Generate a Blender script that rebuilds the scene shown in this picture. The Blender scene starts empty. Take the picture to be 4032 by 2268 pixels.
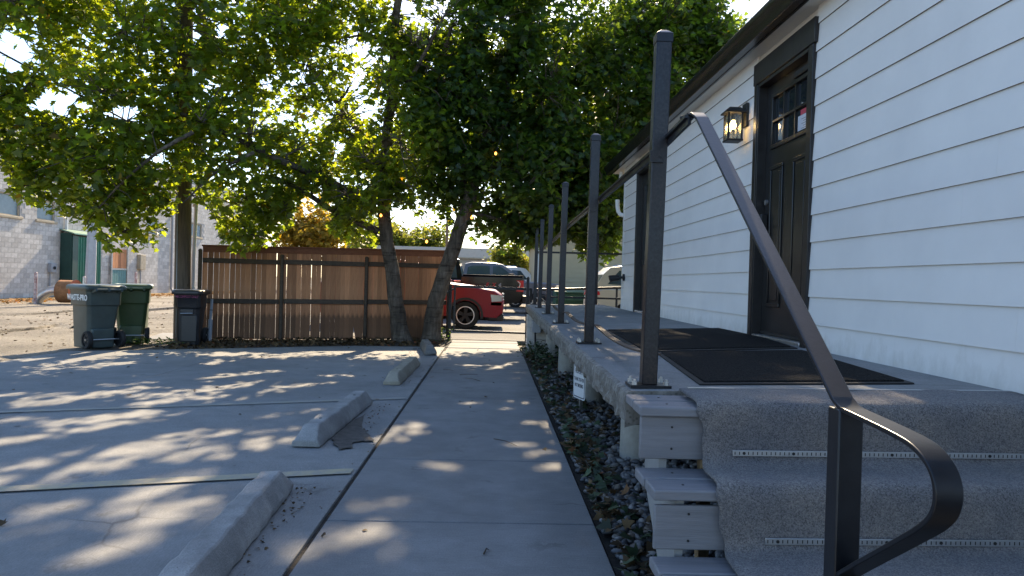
import bpy, bmesh, math, random
import numpy as np
from mathutils import Vector, Matrix
SC = bpy.context.scene
COL = SC.collection
rad = math.radians

# ------------------------------------------------------------------ camera
F = 2913.0                      # focal length in photo pixels (4032 wide)
CX, CY = 2016.0, 1134.0
YAW, PITCH, ROLL, CAMH = math.atan(80/F), math.atan(24/F), 0.028, 1.2
_f = Vector((math.sin(YAW)*math.cos(PITCH), math.cos(YAW)*math.cos(PITCH), -math.sin(PITCH)))
_r0 = Vector((math.cos(YAW), -math.sin(YAW), 0)); _u0 = _r0.cross(_f)
_R = _r0*math.cos(ROLL)+_u0*math.sin(ROLL); _U = _u0*math.cos(ROLL)-_r0*math.sin(ROLL)
cam = bpy.data.cameras.new('camera'); camo = bpy.data.objects.new('camera', cam); COL.objects.link(camo)
cam.sensor_width = 36; cam.lens = 36*F/4032; cam.clip_start = 0.05; cam.clip_end = 3000
camo.matrix_world = Matrix(((_R.x,_U.x,-_f.x,0),(_R.y,_U.y,-_f.y,0),(_R.z,_U.z,-_f.z,CAMH),(0,0,0,1)))
SC.camera = camo
def ray(x,y): return _f+_R*((x-CX)/F)-_U*((y-CY)/F)
def onz(x,y,z=0): d = ray(x,y); return Vector((0,0,CAMH))+d*((z-CAMH)/d.z)
def onx(x,y,X): d = ray(x,y); return Vector((0,0,CAMH))+d*(X/d.x)
def ony(x,y,Y): d = ray(x,y); return Vector((0,0,CAMH))+d*(Y/d.y)

# ------------------------------------------------------------------ light
SUN_AZ, SUN_EL = rad(4.5), rad(35)
w = bpy.data.worlds.new('World'); SC.world = w; w.use_nodes = True
nt = w.node_tree; bg = nt.nodes['Background']
sky = nt.nodes.new('ShaderNodeTexSky'); sky.sky_type = 'NISHITA'; sky.sun_disc = False
sky.sun_elevation = SUN_EL; sky.sun_rotation = SUN_AZ
sky.air_density = 1.0; sky.dust_density = 0.7; sky.ozone_density = 3.2
nt.links.new(sky.outputs[0], bg.inputs[0]); bg.inputs[1].default_value = 0.125
sl = bpy.data.lights.new('sun','SUN'); sl.energy = 5.0; sl.angle = rad(0.53); sl.color = (1.0,0.80,0.54)
so = bpy.data.objects.new('sun', sl); COL.objects.link(so)
sv = Vector((math.sin(SUN_AZ)*math.cos(SUN_EL), math.cos(SUN_AZ)*math.cos(SUN_EL), math.sin(SUN_EL)))
so.rotation_euler = sv.to_track_quat('Z','Y').to_euler(); so.location = (3,30,25)
vs = SC.view_settings; vs.view_transform = 'Standard'; vs.look = 'None'; vs.gamma = 1; vs.exposure = 1.4
SC.cycles.max_bounces = 8; SC.cycles.diffuse_bounces = 4; SC.cycles.transmission_bounces = 6
SC.cycles.caustics_reflective = False; SC.cycles.caustics_refractive = False

# ------------------------------------------------------------------ materials
def _new(name):
    m = bpy.data.materials.new(name); m.use_nodes = True
    t = m.node_tree; b = t.nodes['Principled BSDF']; return m, t, b
def N(t, typ, **kw):
    n = t.nodes.new(typ)
    for k,v in kw.items():
        if k in ('operation','blend_type','data_type','noise_dimensions','wave_type','bands_direction','feature','distance'): setattr(n,k,v)
        else: n.inputs[k].default_value = v
    return n
def L(t,a,b): t.links.new(a,b)
def ramp(t, src, stops):
    r = t.nodes.new('ShaderNodeValToRGB'); L(t,src,r.inputs[0]); e = r.color_ramp.elements
    e[0].position, e[0].color = stops[0][0], (*stops[0][1],1); e[1].position, e[1].color = stops[-1][0], (*stops[-1][1],1)
    for p,c in stops[1:-1]:
        x = e.new(p); x.color = (*c,1)
    return r.outputs[0]
def mixc(t, a, b, fac, mode='MIX'):
    m = t.nodes.new('ShaderNodeMix'); m.data_type='RGBA'; m.blend_type=mode
    for s,v in ((m.inputs[6],a),(m.inputs[7],b),(m.inputs[0],fac)):
        if hasattr(v,'links') or isinstance(v,bpy.types.NodeSocket): L(t,v,s)
        elif isinstance(v,(int,float)): s.default_value = v
        else: s.default_value = (*v,1)
    return m.outputs[2]
def coords(t, scale=(1,1,1), kind='Object'):
    tc = t.nodes.new('ShaderNodeTexCoord'); mp = t.nodes.new('ShaderNodeMapping')
    mp.inputs['Scale'].default_value = scale; L(t,tc.outputs[kind],mp.inputs[0]); return mp.outputs[0]
def noise(t, co, scale, detail=4, rough=.6):
    n = N(t,'ShaderNodeTexNoise',Scale=scale,Detail=detail,Roughness=rough); L(t,co,n.inputs['Vector']); return n.outputs[0]
def bump(t, b, h, strength=.3, dist=.01):
    bp = N(t,'ShaderNodeBump',Strength=strength,Distance=dist); L(t,h,bp.inputs['Height']); L(t,bp.outputs[0],b.inputs['Normal'])
def sc3(c,k): return tuple(min(1,max(0,x*k)) for x in c)
def M(name, col, rough=.6, metal=0, var=.15, scale=6, bstr=0, bscale=60, col2=None, rnd=0, spec=.5, stretch=(1,1,1), emit=0, coat=0):
    m,t,b = _new(name)
    co = coords(t, stretch)
    a = noise(t,co,scale,5)
    c = ramp(t,a,[(.3,sc3(col,1-var)),(.7,sc3(col2 or col,1+var))])
    if rnd:
        oi = t.nodes.new('ShaderNodeObjectInfo'); mr = N(t,'ShaderNodeMapRange'); mr.inputs[3].default_value=1-rnd; mr.inputs[4].default_value=1+rnd
        L(t,oi.outputs['Random'],mr.inputs[0]); hs = t.nodes.new('ShaderNodeHueSaturation'); L(t,c,hs.inputs['Color']); L(t,mr.outputs[0],hs.inputs['Value']); c = hs.outputs[0]
    L(t,c,b.inputs['Base Color']); b.inputs['Roughness'].default_value=rough; b.inputs['Metallic'].default_value=metal
    b.inputs['Specular IOR Level'].default_value=spec; b.inputs['Coat Weight'].default_value=coat
    if emit: b.inputs['Emission Color'].default_value=(*col,1); b.inputs['Emission Strength'].default_value=emit
    if bstr: bump(t,b,noise(t,co,bscale,3),bstr)
    return m
def concrete(name, c0, c1, broom=(1,30,1), bs=.25, stain=.5):
    m,t,b = _new(name); co = coords(t)
    big = noise(t,co,.55,4,.6); mid = noise(t,co,4,6,.65); fine = noise(t,co,140,2,.6)
    c = ramp(t,mid,[(.25,c0),(.75,c1)])
    st = ramp(t,big,[(.35,(1-stain*.45,)*3),(.6,(1.0,)*3)])
    c = mixc(t,c,st,1.0,'MULTIPLY')
    c = mixc(t,c,ramp(t,fine,[(.3,(.8,.8,.8)),(.7,(1.1,1.1,1.1))]),1.0,'MULTIPLY')
    cb = coords(t,broom); br = noise(t,cb,9,4,.7)
    c = mixc(t,c,ramp(t,br,[(.3,(.80,.80,.80)),(.7,(1.08,1.08,1.08))]),1.0,'MULTIPLY')
    wp=N(t,'ShaderNodeVectorMath',operation='MULTIPLY_ADD'); L(t,N(t,'ShaderNodeTexNoise',Scale=3.0,Detail=5).outputs['Color'],wp.inputs[0]); wp.inputs[1].default_value=(.5,.5,.5); L(t,co,wp.inputs[2])
    ck=N(t,'ShaderNodeTexVoronoi',Scale=.42,feature='DISTANCE_TO_EDGE'); L(t,wp.outputs[0],ck.inputs['Vector'])
    ckc=mixc(t,(1,1,1),ramp(t,ck.outputs['Distance'],[(.0004,(.6,.59,.57)),(.0016,(1,1,1))]),ramp(t,noise(t,co,.7,2),[(.57,(0,0,0)),(.63,(1,1,1))])); c=mixc(t,c,ckc,1.0,'MULTIPLY')
    sp = N(t,'ShaderNodeTexVoronoi',Scale=16); L(t,co,sp.inputs['Vector'])
    c = mixc(t,c,ramp(t,sp.outputs['Distance'],[(.035,(.62,.6,.56)),(.075,(1,1,1))]),.6,'MULTIPLY')
    dr=N(t,'ShaderNodeTexVoronoi',Scale=1.7); wv=noise(t,co,6,4); mp_=N(t,'ShaderNodeVectorMath',operation='MULTIPLY_ADD'); L(t,co,mp_.inputs[0]); mp_.inputs[1].default_value=(1,1,1); L(t,wv,mp_.inputs[2]); L(t,mp_.outputs[0],dr.inputs['Vector'])
    c=mixc(t,c,ramp(t,dr.outputs['Distance'],[(.05,(.66,.65,.64)),(.16,(1,1,1))]),.8,'MULTIPLY')
    L(t,c,b.inputs['Base Color']); b.inputs['Roughness'].default_value=.82; b.inputs['Specular IOR Level'].default_value=.35
    ad = N(t,'ShaderNodeMath',operation='ADD'); L(t,fine,ad.inputs[0]); L(t,br,ad.inputs[1]); bump(t,b,ad.outputs[0],bs,.006)
    return m
def rough_concrete(name, c0, c1):
    m,t,b = _new(name); co = coords(t)
    a = noise(t,co,7,8,.7); v = N(t,'ShaderNodeTexVoronoi',Scale=55); L(t,co,v.inputs['Vector'])
    c = ramp(t,a,[(.3,c0),(.7,c1)])
    c = mixc(t,c,ramp(t,v.outputs['Distance'],[(.12,(.45,.43,.4)),(.4,(1,1,1))]),.8,'MULTIPLY')
    cs = coords(t,(14,14,1.2)); s = noise(t,cs,2,4); c = mixc(t,c,ramp(t,s,[(.35,(.6,.58,.55)),(.6,(1.05,1.05,1.05))]),1.0,'MULTIPLY')
    L(t,c,b.inputs['Base Color']); b.inputs['Roughness'].default_value=.9
    bump(t,b,noise(t,co,40,5,.7),.5,.012); return m
def wood(name, c0, c1, dirt=None, axis=2, rough=.75, rnd=.38):
    m,t,b = _new(name)
    st=[9,9,9]; st[axis]=.7; co = coords(t,tuple(st)); g = noise(t,co,4,6,.65)
    oi = t.nodes.new('ShaderNodeObjectInfo')
    c = ramp(t,g,[(.25,c0),(.75,c1)])
    mr = N(t,'ShaderNodeMapRange'); mr.inputs[3].default_value=1-rnd; mr.inputs[4].default_value=1+rnd; L(t,oi.outputs['Random'],mr.inputs[0])
    hs = t.nodes.new('ShaderNodeHueSaturation'); L(t,c,hs.inputs['Color']); L(t,mr.outputs[0],hs.inputs['Value']); c=hs.outputs[0]
    k = N(t,'ShaderNodeTexVoronoi',Scale=3.3); L(t,coords(t,(2.4,2.4,1)),k.inputs['Vector'])
    c = mixc(t,c,ramp(t,k.outputs['Distance'],[(.05,(.3,.25,.2)),(.12,(1,1,1))]),.8,'MULTIPLY')
    if dirt:                                  # mildew stain soaked up from the soil, and blotches
        tc = t.nodes.new('ShaderNodeTexCoord'); sx = t.nodes.new('ShaderNodeSeparateXYZ'); L(t,tc.outputs['Object'],sx.inputs[0])
        nn = noise(t,coords(t,(2,2,1.3)),2.2,5); ad = N(t,'ShaderNodeMath',operation='MULTIPLY_ADD'); L(t,nn,ad.inputs[0]); ad.inputs[1].default_value=-.8; L(t,sx.outputs[2],ad.inputs[2])
        c = mixc(t,dirt,c,ramp(t,ad.outputs[0],[(-.0,(.35,)*3),(.16,(1,)*3)]))
    L(t,c,b.inputs['Base Color']); b.inputs['Roughness'].default_value=rough; b.inputs['Specular IOR Level'].default_value=.3
    bump(t,b,g,.35,.004); return m
def leafmat(name, c, tr, rough=.5, mixf=.5, spread=.5):
    m = bpy.data.materials.new(name); m.use_nodes=True; t=m.node_tree; t.nodes.clear()
    o=t.nodes.new('ShaderNodeOutputMaterial'); g=t.nodes.new('ShaderNodeNewGeometry')
    rn = g.outputs['Random Per Island']
    d=t.nodes.new('ShaderNodeBsdfPrincipled'); d.inputs['Roughness'].default_value=rough; d.inputs['Specular IOR Level'].default_value=.35
    L(t,ramp(t,rn,[(0,sc3(c,1-spread)),(.7,c),(.95,sc3(c,1.5)),(1,(c[0]*2.4,c[1]*1.2,c[2]))]),d.inputs['Base Color'])
    x=t.nodes.new('ShaderNodeBsdfTranslucent'); L(t,ramp(t,rn,[(0,sc3(tr,.6)),(.75,tr),(.985,(tr[0]*1.3,tr[1]*1.05,tr[2])),(1,(tr[0]*1.5,tr[1]*.6,tr[2]*.6))]),x.inputs[0])
    mx=t.nodes.new('ShaderNodeMixShader'); mx.inputs[0].default_value=mixf
    L(t,d.outputs[0],mx.inputs[1]); L(t,x.outputs[0],mx.inputs[2]); L(t,mx.outputs[0],o.inputs[0]); return m
def glassmat(name, tint=(.02,.025,.03), rough=.03, alpha_mix=None):
    m,t,b=_new(name); b.inputs['Base Color'].default_value=(*tint,1); b.inputs['Roughness'].default_value=rough
    b.inputs['Specular IOR Level'].default_value=.8; return m
def clearglass(name, fac=.75, tint=(.9,.9,.85)):
    m=bpy.data.materials.new(name); m.use_nodes=True; t=m.node_tree; t.nodes.clear(); o=t.nodes.new('ShaderNodeOutputMaterial')
    a=N(t,'ShaderNodeBsdfTransparent',Color=(*tint,1)); g=N(t,'ShaderNodeBsdfGlossy',Roughness=.12); mx=t.nodes.new('ShaderNodeMixShader')
    nz=noise(t,coords(t),45,2); fr=ramp(t,nz,[(.35,(1-fac-.1,)*3),(.75,(1-fac+.25,)*3)])
    L(t,fr,mx.inputs[0]); L(t,a.outputs[0],mx.inputs[1]); L(t,g.outputs[0],mx.inputs[2]); L(t,mx.outputs[0],o.inputs[0]); return m

MT = {}
MT['walk'] = concrete('walk_concrete',(.195,.198,.20),(.275,.278,.278),(1,26,1))
MT['lot'] = concrete('lot_concrete',(.225,.227,.226),(.315,.316,.31),(16,2.2,1))
MT['deck'] = concrete('deck_concrete',(.215,.22,.222),(.30,.303,.302),(22,2,1))
MT['rough'] = rough_concrete('rough_concrete_edge',(.15,.138,.12),(.30,.285,.26))
MT['pier'] = M('pier_concrete',(.36,.345,.31),.9,var=.25,scale=5,bstr=.3)
MT['stop'] = concrete('wheel_stop_concrete',(.29,.29,.285),(.46,.455,.44),(1,1,1),.7,.8)
MT['stop_tan'] = concrete('tan_wheel_stop_concrete',(.31,.275,.21),(.42,.38,.30),(1,1,1),.5,.3)
MT['stop_dark'] = concrete('dark_wheel_stop_concrete',(.15,.145,.135),(.24,.235,.22),(1,1,1),.5,.5)
MT['dirt'] = M('dirt',(.07,.055,.04),.95,var=.5,scale=14,bstr=.8,bscale=40)
MT['groove'] = M('groove_dirt',(.03,.026,.022),.95,var=.5,scale=25,bstr=.8,bscale=60)
MT['asphalt_patch'] = M('asphalt_patch',(.085,.075,.066),.92,var=.4,scale=20,bstr=.6,bscale=90)
MT['yellow'] = None
MT['bedsoil'] = M('bed_soil',(.03,.028,.025),.95,var=.4,scale=20,bstr=.6)
MT['white'] = M('white_siding_paint',(.82,.805,.785),.5,var=.04,scale=2.2,bstr=.05,bscale=25,col2=(.83,.815,.79))
def _splash():
    t=MT['white'].node_tree; b=t.nodes['Principled BSDF']; src=b.inputs['Base Color'].links[0].from_socket
    tc=t.nodes.new('ShaderNodeTexCoord'); sx=t.nodes.new('ShaderNodeSeparateXYZ'); L(t,tc.outputs['Object'],sx.inputs[0])
    n=noise(t,coords(t,(1,1,.5)),7,6,.7); ad=N(t,'ShaderNodeMath',operation='MULTIPLY_ADD'); L(t,n,ad.inputs[0]); ad.inputs[1].default_value=-.5; L(t,sx.outputs[2],ad.inputs[2])
    L(t,mixc(t,(.50,.47,.42),src,ramp(t,ad.outputs[0],[(.50,(.45,)*3),(.68,(1,)*3)])),b.inputs['Base Color'])
_splash()
MT['trimwhite'] = M('white_trim_paint',(.74,.73,.70),.6,var=.07,scale=4)
MT['board_shade'] = M('board_underside_shade',(.16,.14,.12),.8,var=.3,scale=6)  # shade under each lapped board, put in as a dark colour
MT['soffit'] = M('soffit_paint',(.70,.67,.60),.6,var=.06,scale=4)
MT['blackpaint'] = M('black_door_paint',(.016,.016,.017),.32,var=.3,scale=5,bstr=.06,bscale=20)
MT['casing'] = M('black_casing_paint',(.018,.017,.018),.4,var=.35,scale=9,bstr=.08,bscale=30)
MT['gutter'] = M('black_gutter',(.014,.014,.015),.25,var=.3,scale=3)
MT['steel'] = M('dark_steel',(.016,.018,.023),.34,.45,var=.22,scale=14,bstr=.03,bscale=90)
MT['rust'] = None
MT['galv'] = M('galvanised',(.5,.5,.5),.4,.9,var=.2,scale=20)
MT['alu'] = M('aluminium_strip',(.5,.51,.53),.35,.9,var=.1,scale=30)
MT['black'] = M('matt_black',(.012,.012,.013),.55,var=.2)
MT['rubber'] = M('rubber',(.018,.017,.017),.85,var=.3,scale=12)
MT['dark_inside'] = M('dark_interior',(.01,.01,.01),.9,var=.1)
MT['glass_dark'] = glassmat('dark_glass')
MT['composite'] = M('grey_composite_board',(.20,.197,.21),.62,var=.14,scale=3,stretch=(1.2,14,14),bstr=.25,bscale=14)
MT['stringer'] = M('white_stringer',(.28,.275,.27),.7,var=.15)
MT['stud'] = M('raw_stud',(.36,.25,.14),.8,var=.2,stretch=(8,8,1))
MT['picket'] = wood('cedar_picket',(.33,.135,.062),(.58,.28,.135),(.05,.036,.025),2)
MT['fence_rail'] = wood('weathered_rail',(.045,.033,.026),(.11,.078,.052),None,0,rnd=.15)
MT['fence_cap'] = wood('cedar_cap',(.17,.062,.03),(.27,.11,.055),None,0,rnd=.1)
def bark():
    m,t,b=_new('maple_bark'); a=noise(t,coords(t,(3,3,.6)),6,6,.7); h=noise(t,coords(t,(1.2,1.2,9)),2.2,4,.6); l=noise(t,coords(t),2.5,4)
    c=ramp(t,a,[(.3,(.06,.048,.039)),(.55,(.14,.115,.09)),(.75,(.21,.18,.15))]); c=mixc(t,c,ramp(t,h,[(.36,(.35,.33,.31)),(.46,(1,1,1))]),.75,'MULTIPLY'); c=mixc(t,c,ramp(t,l,[(.35,(.6,.58,.56)),(.65,(1.15,1.12,1.08))]),1.0,'MULTIPLY')
    L(t,c,b.inputs['Base Color']); b.inputs['Roughness'].default_value=.93; b.inputs['Specular IOR Level'].default_value=.2; ad=N(t,'ShaderNodeMath',operation='ADD'); L(t,a,ad.inputs[0]); L(t,h,ad.inputs[1]); bump(t,b,ad.outputs[0],1.0,.03); return m
MT['bark'] = bark()
MT['polewood'] = wood('pole_wood',(.07,.05,.036),(.17,.125,.09),None,2,rnd=0)
MT['pipe_white'] = M('grey_white_pvc',(.62,.63,.64),.45,var=.06)
MT['pipe_grey'] = M('grey_pvc',(.30,.32,.35),.5,var=.1)
MT['leaf'] = leafmat('maple_leaf',(.027,.056,.018),(.62,.78,.03),.45,.48)
MT['leaf_dark'] = leafmat('dense_maple_leaf',(.022,.052,.018),(.36,.54,.03),.42,.40)
MT['leaf_far'] = leafmat('far_leaf',(.07,.10,.02),(.42,.46,.05),.6,.5)
MT['leaf_yellow'] = leafmat('yellowing_leaf',(.22,.16,.02),(.7,.5,.05),.6,.5)
MT['litter'] = leafmat('fallen_leaf',(.11,.07,.032),(.14,.08,.03),.8,.15,.7)
MT['litter_green'] = leafmat('fallen_green_leaf',(.055,.085,.045),(.08,.13,.03),.6,.2,.7)
MT['weed'] = leafmat('weed_leaf',(.05,.10,.02),(.2,.35,.03),.6,.4)
MT['stone'] = None
def _special():
    # faded yellow paint, worn through to the concrete
    m,t,b=_new('faded_yellow_paint'); co=coords(t); a=noise(t,co,9,8,.75)
    L(t,ramp(t,a,[(.38,(.29,.28,.255)),(.58,(.41,.355,.235))]),b.inputs['Base Color']); b.inputs['Roughness'].default_value=.8; MT['yellow']=m
    m,t,b=_new('faint_yellow_paint'); co=coords(t); a=noise(t,co,7,8,.75)
    L(t,ramp(t,a,[(.45,(.29,.285,.27)),(.75,(.35,.315,.215))]),b.inputs['Base Color']); b.inputs['Roughness'].default_value=.8; MT['yellow_faint']=m
    # dark painted tube steel with rust blooming through in places
    m,t,b=_new('rusting_black_steel'); co=coords(t); a=noise(t,coords(t,(1,1,.35)),1.6,5,.55); f=noise(t,co,85,5,.7)
    fleck=ramp(t,f,[(.42,(.014,.014,.017)),(.66,(.055,.034,.028))]); plain=ramp(t,f,[(.4,(.014,.016,.021)),(.75,(.032,.037,.047))])
    L(t,mixc(t,plain,fleck,ramp(t,a,[(.45,(0,0,0)),(.58,(1,1,1))])),b.inputs['Base Color'])
    b.inputs['Metallic'].default_value=.35; b.inputs['Roughness'].default_value=.33; bump(t,b,f,.05,.002); MT['rust']=m
    # river stones: one hue per stone
    m,t,b=_new('river_stone'); g=t.nodes.new('ShaderNodeNewGeometry')
    c=ramp(t,g.outputs['Random Per Island'],[(0,(.08,.083,.09)),(.45,(.15,.15,.155)),(.75,(.20,.195,.19)),(.93,(.28,.22,.17)),(1,(.38,.36,.34))])
    c=mixc(t,c,ramp(t,noise(t,coords(t),60,3),[(.3,(.8,.8,.8)),(.7,(1.15,1.15,1.15))]),1.0,'MULTIPLY')
    L(t,c,b.inputs['Base Color']); b.inputs['Roughness'].default_value=.6; MT['stone']=m
    # heather loop carpet
    m,t,b=_new('heather_carpet'); co=coords(t); v=N(t,'ShaderNodeTexVoronoi',Scale=260); L(t,co,v.inputs['Vector']); n=noise(t,co,60,4,.8)
    c=ramp(t,v.outputs['Color'],[(.1,(.095,.092,.096)),(.45,(.175,.17,.175)),(.85,(.255,.247,.24))]); c=mixc(t,c,ramp(t,n,[(.25,(.82,.81,.80)),(.7,(1.12,1.1,1.08))]),1.0,'MULTIPLY')
    c=mixc(t,c,ramp(t,noise(t,co,5,3),[(.3,(.8,.82,.88)),(.7,(1.1,1.05,1.0))]),1.0,'MULTIPLY')
    L(t,c,b.inputs['Base Color']); b.inputs['Roughness'].default_value=.97; b.inputs['Specular IOR Level'].default_value=.1; b.inputs['Sheen Weight'].default_value=.15
    bump(t,b,v.outputs['Distance'],.6,.006); MT['carpet']=m
    # ribbed doormat
    m,t,b=_new('doormat_pile'); co=coords(t); n=noise(t,co,160,3,.8); n2=noise(t,coords(t,(60,9,1)),3,3)
    L(t,mixc(t,ramp(t,n,[(.3,(.008,.008,.009)),(.75,(.05,.047,.045))]),ramp(t,n2,[(.4,(.55,.55,.55)),(.6,(1.2,1.2,1.2))]),1.0,'MULTIPLY'),b.inputs['Base Color']); b.inputs['Roughness'].default_value=.98; b.inputs['Specular IOR Level'].default_value=.1
    bump(t,b,n,.9,.01); MT['mat']=m
    # alley gravel
    m,t,b=_new('alley_gravel'); co=coords(t); v=N(t,'ShaderNodeTexVoronoi',Scale=14); L(t,co,v.inputs['Vector']); n=noise(t,co,.5,4); f=noise(t,co,26,5,.75)
    c=ramp(t,f,[(.3,(.18,.168,.148)),(.7,(.50,.47,.41))]); c=mixc(t,c,ramp(t,n,[(.35,(.65,.62,.58)),(.65,(1.1,1.05,1))]),1.0,'MULTIPLY')
    L(t,c,b.inputs['Base Color']); b.inputs['Roughness'].default_value=.95; bump(t,b,f,1.0,.09); MT['gravel']=m
    m,t,b=_new('old_asphalt'); co=coords(t); f=noise(t,co,60,5,.75); n=noise(t,co,.7,4)
    c=mixc(t,ramp(t,f,[(.3,(.10,.097,.09)),(.7,(.22,.21,.195))]),ramp(t,n,[(.35,(.7,.7,.7)),(.65,(1.1,1.1,1.1))]),1.0,'MULTIPLY')
    L(t,c,b.inputs['Base Color']); b.inputs['Roughness'].default_value=.92; bump(t,b,f,.5,.02); MT['asphalt']=m
    m,t,b=_new('far_ground'); co=coords(t); n=noise(t,co,.15,5); L(t,ramp(t,n,[(.35,(.16,.14,.10)),(.65,(.26,.23,.17))]),b.inputs['Base Color']); b.inputs['Roughness'].default_value=.95; MT['ground']=m
    m,t,b=_new('dry_grass_soil'); co=coords(t); n=noise(t,co,5,6,.75); L(t,ramp(t,n,[(.3,(.16,.10,.045)),(.55,(.34,.24,.11)),(.75,(.46,.36,.20))]),b.inputs['Base Color']); b.inputs['Roughness'].default_value=.95; bump(t,b,n,1.0,.1); MT['drygrass']=m
    # grey concrete block, each block its own tone
    m,t,b=_new('concrete_block'); oi=t.nodes.new('ShaderNodeObjectInfo'); g=t.nodes.new('ShaderNodeNewGeometry')
    ad=N(t,'ShaderNodeMath',operation='ADD'); L(t,oi.outputs['Random'],ad.inputs[0]); L(t,g.outputs['Random Per Island'],ad.inputs[1]); fr=N(t,'ShaderNodeMath',operation='FRACT'); L(t,ad.outputs[0],fr.inputs[0])
    c=ramp(t,fr.outputs[0],[(0,(.44,.42,.39)),(.5,(.53,.51,.475)),(1,(.62,.595,.555))]); co=coords(t,kind='Object')
    c=mixc(t,c,ramp(t,noise(t,co,12,5,.7),[(.3,(.82,.82,.82)),(.7,(1.08,1.08,1.08))]),1.0,'MULTIPLY')
    L(t,c,b.inputs['Base Color']); b.inputs['Roughness'].default_value=.92; MT['block']=m
_special()
MT['mortar'] = M('mortar',(.42,.40,.37),.95,var=.15)

# ------------------------------------------------------------------ mesh helpers
class MB:
    def __init__(s): s.v=[]; s.f=[]
    def add(s,vs,fs):
        o=len(s.v); s.v+= [tuple(p) for p in vs]; s.f += [tuple(i+o for i in q) for q in fs]; return s
    def box(s,x0,x1,y0,y1,z0,z1):
        return s.add([(x0,y0,z0),(x1,y0,z0),(x1,y1,z0),(x0,y1,z0),(x0,y0,z1),(x1,y0,z1),(x1,y1,z1),(x0,y1,z1)],
            [(0,3,2,1),(4,5,6,7),(0,1,5,4),(1,2,6,5),(2,3,7,6),(3,0,4,7)])
    def beam(s,p0,p1,wd,ht,up=(0,0,1),off=0):
        p0=Vector(p0);p1=Vector(p1);d=(p1-p0).normalized();up=Vector(up);sd=d.cross(up).normalized();u=sd.cross(d)
        vs=[]
        for p in (p0,p1):
            for a,b in ((-1,-1),(1,-1),(1,1),(-1,1)): vs.append(p+sd*(a*wd/2)+u*(b*ht/2+off))
        return s.add(vs,[(3,2,1,0),(4,5,6,7),(0,1,5,4),(1,2,6,5),(2,3,7,6),(3,0,4,7)])
    def prism(s,poly,fn,a,b):
        n=len(poly); vs=[fn(p,a) for p in poly]+[fn(p,b) for p in poly]
        return s.add(vs,[tuple(range(n-1,-1,-1)),tuple(range(n,2*n))]+[(i,(i+1)%n,n+(i+1)%n,n+i) for i in range(n)])
    def tube(s,pts,rs,n=8,cap=True):
        pts=[Vector(p) for p in pts]
        if not isinstance(rs,(list,tuple)): rs=[rs]*len(pts)
        vs=[];fs=[];ref=None
        for i,p in enumerate(pts):
            d=(pts[min(i+1,len(pts)-1)]-pts[max(i-1,0)]).normalized()
            if ref is None: ref=Vector((1,0,0)) if abs(d.x)<.8 else Vector((0,1,0))
            a=(ref-d*ref.dot(d)).normalized(); b=d.cross(a); ref=a
            for k in range(n):
                t=2*math.pi*k/n; vs.append(p+(a*math.cos(t)+b*math.sin(t))*rs[i])
        for i in range(len(pts)-1):
            for k in range(n): fs.append((i*n+k,i*n+(k+1)%n,(i+1)*n+(k+1)%n,(i+1)*n+k))
        if cap: fs+= [tuple(range(n-1,-1,-1)),tuple(range((len(pts)-1)*n,len(pts)*n))]
        return s.add(vs,fs)
    def lathe(s,prof,n=24,axis='z',c=(0,0,0)):
        vs=[];fs=[];m=len(prof)
        for k in range(n):
            t=2*math.pi*k/n
            for r,h in prof:
                p=(r*math.cos(t),r*math.sin(t),h)
                if axis=='y': p=(p[0],p[2],p[1])
                if axis=='x': p=(p[2],p[0],p[1])
                vs.append((p[0]+c[0],p[1]+c[1],p[2]+c[2]))
        for k in range(n):
            for i in range(m-1):
                a=k*m+i;b=((k+1)%n)*m+i; fs.append((a,b,b+1,a+1))
        return s.add(vs,fs)
    def mesh(s,name,off=(0,0,0),smooth=None):
        me=bpy.data.meshes.new(name); o=Vector(off)
        me.from_pydata([(p[0]-o.x,p[1]-o.y,p[2]-o.z) for p in s.v],[],s.f)
        bm=bmesh.new(); bm.from_mesh(me); bmesh.ops.recalc_face_normals(bm,faces=bm.faces); bm.to_mesh(me); bm.free()
        if smooth is not None:
            me.shade_smooth(); me.set_sharp_from_angle(angle=rad(smooth))
        return me
def link(o,parent=None):
    COL.objects.link(o)
    if parent: o.parent=parent
    return o
def wloc(o):
    v=Vector((0,0,0))
    while o: v+=o.location; o=o.parent
    return v
def obj(name,mb,mat,parent=None,loc=None,smooth=None,bevel=0,local=False,label=None,kind=None,segs=2):
    """one mesh object; mb is in world coordinates unless local"""
    base = Vector((0,0,0)) if (local or parent is None) else wloc(parent)
    if loc is None: loc=base if not local else Vector((0,0,0))
    loc=Vector(loc)
    me=mb.mesh(name,(0,0,0) if local else loc,smooth); me.materials.append(mat)
    o=bpy.data.objects.new(name,me); link(o,parent); o.location = loc-base if not local else loc
    if bevel:
        bv=o.modifiers.new('bevel','BEVEL'); bv.width=bevel; bv.segments=segs; bv.limit_method='ANGLE'; bv.angle_limit=rad(35)
        if smooth is None: me.shade_smooth(); me.set_sharp_from_angle(angle=rad(50))
    if label: o['label']=label
    if kind: o['kind']=kind
    return o
def inst(name,me,loc,parent=None,rot=None):
    o=bpy.data.objects.new(name,me); link(o,parent); o.location=Vector(loc)-(wloc(parent) if parent else Vector((0,0,0)))
    if rot: o.rotation_euler=rot
    return o
def tag(o,label,cat,group=None):
    o['label']=label; o['category']=cat
    if group: o['group']=group
    return o
def thing(name,loc,label,cat,rz=0,group=None):
    o=bpy.data.objects.new(name,None); o.empty_display_size=.2; link(o); o.location=loc; o.rotation_euler=(0,0,rz); return tag(o,label,cat,group)
def struct(name,mb,mat,**kw):
    o=obj(name,mb,mat,**kw); o['kind']='structure'; return o
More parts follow.
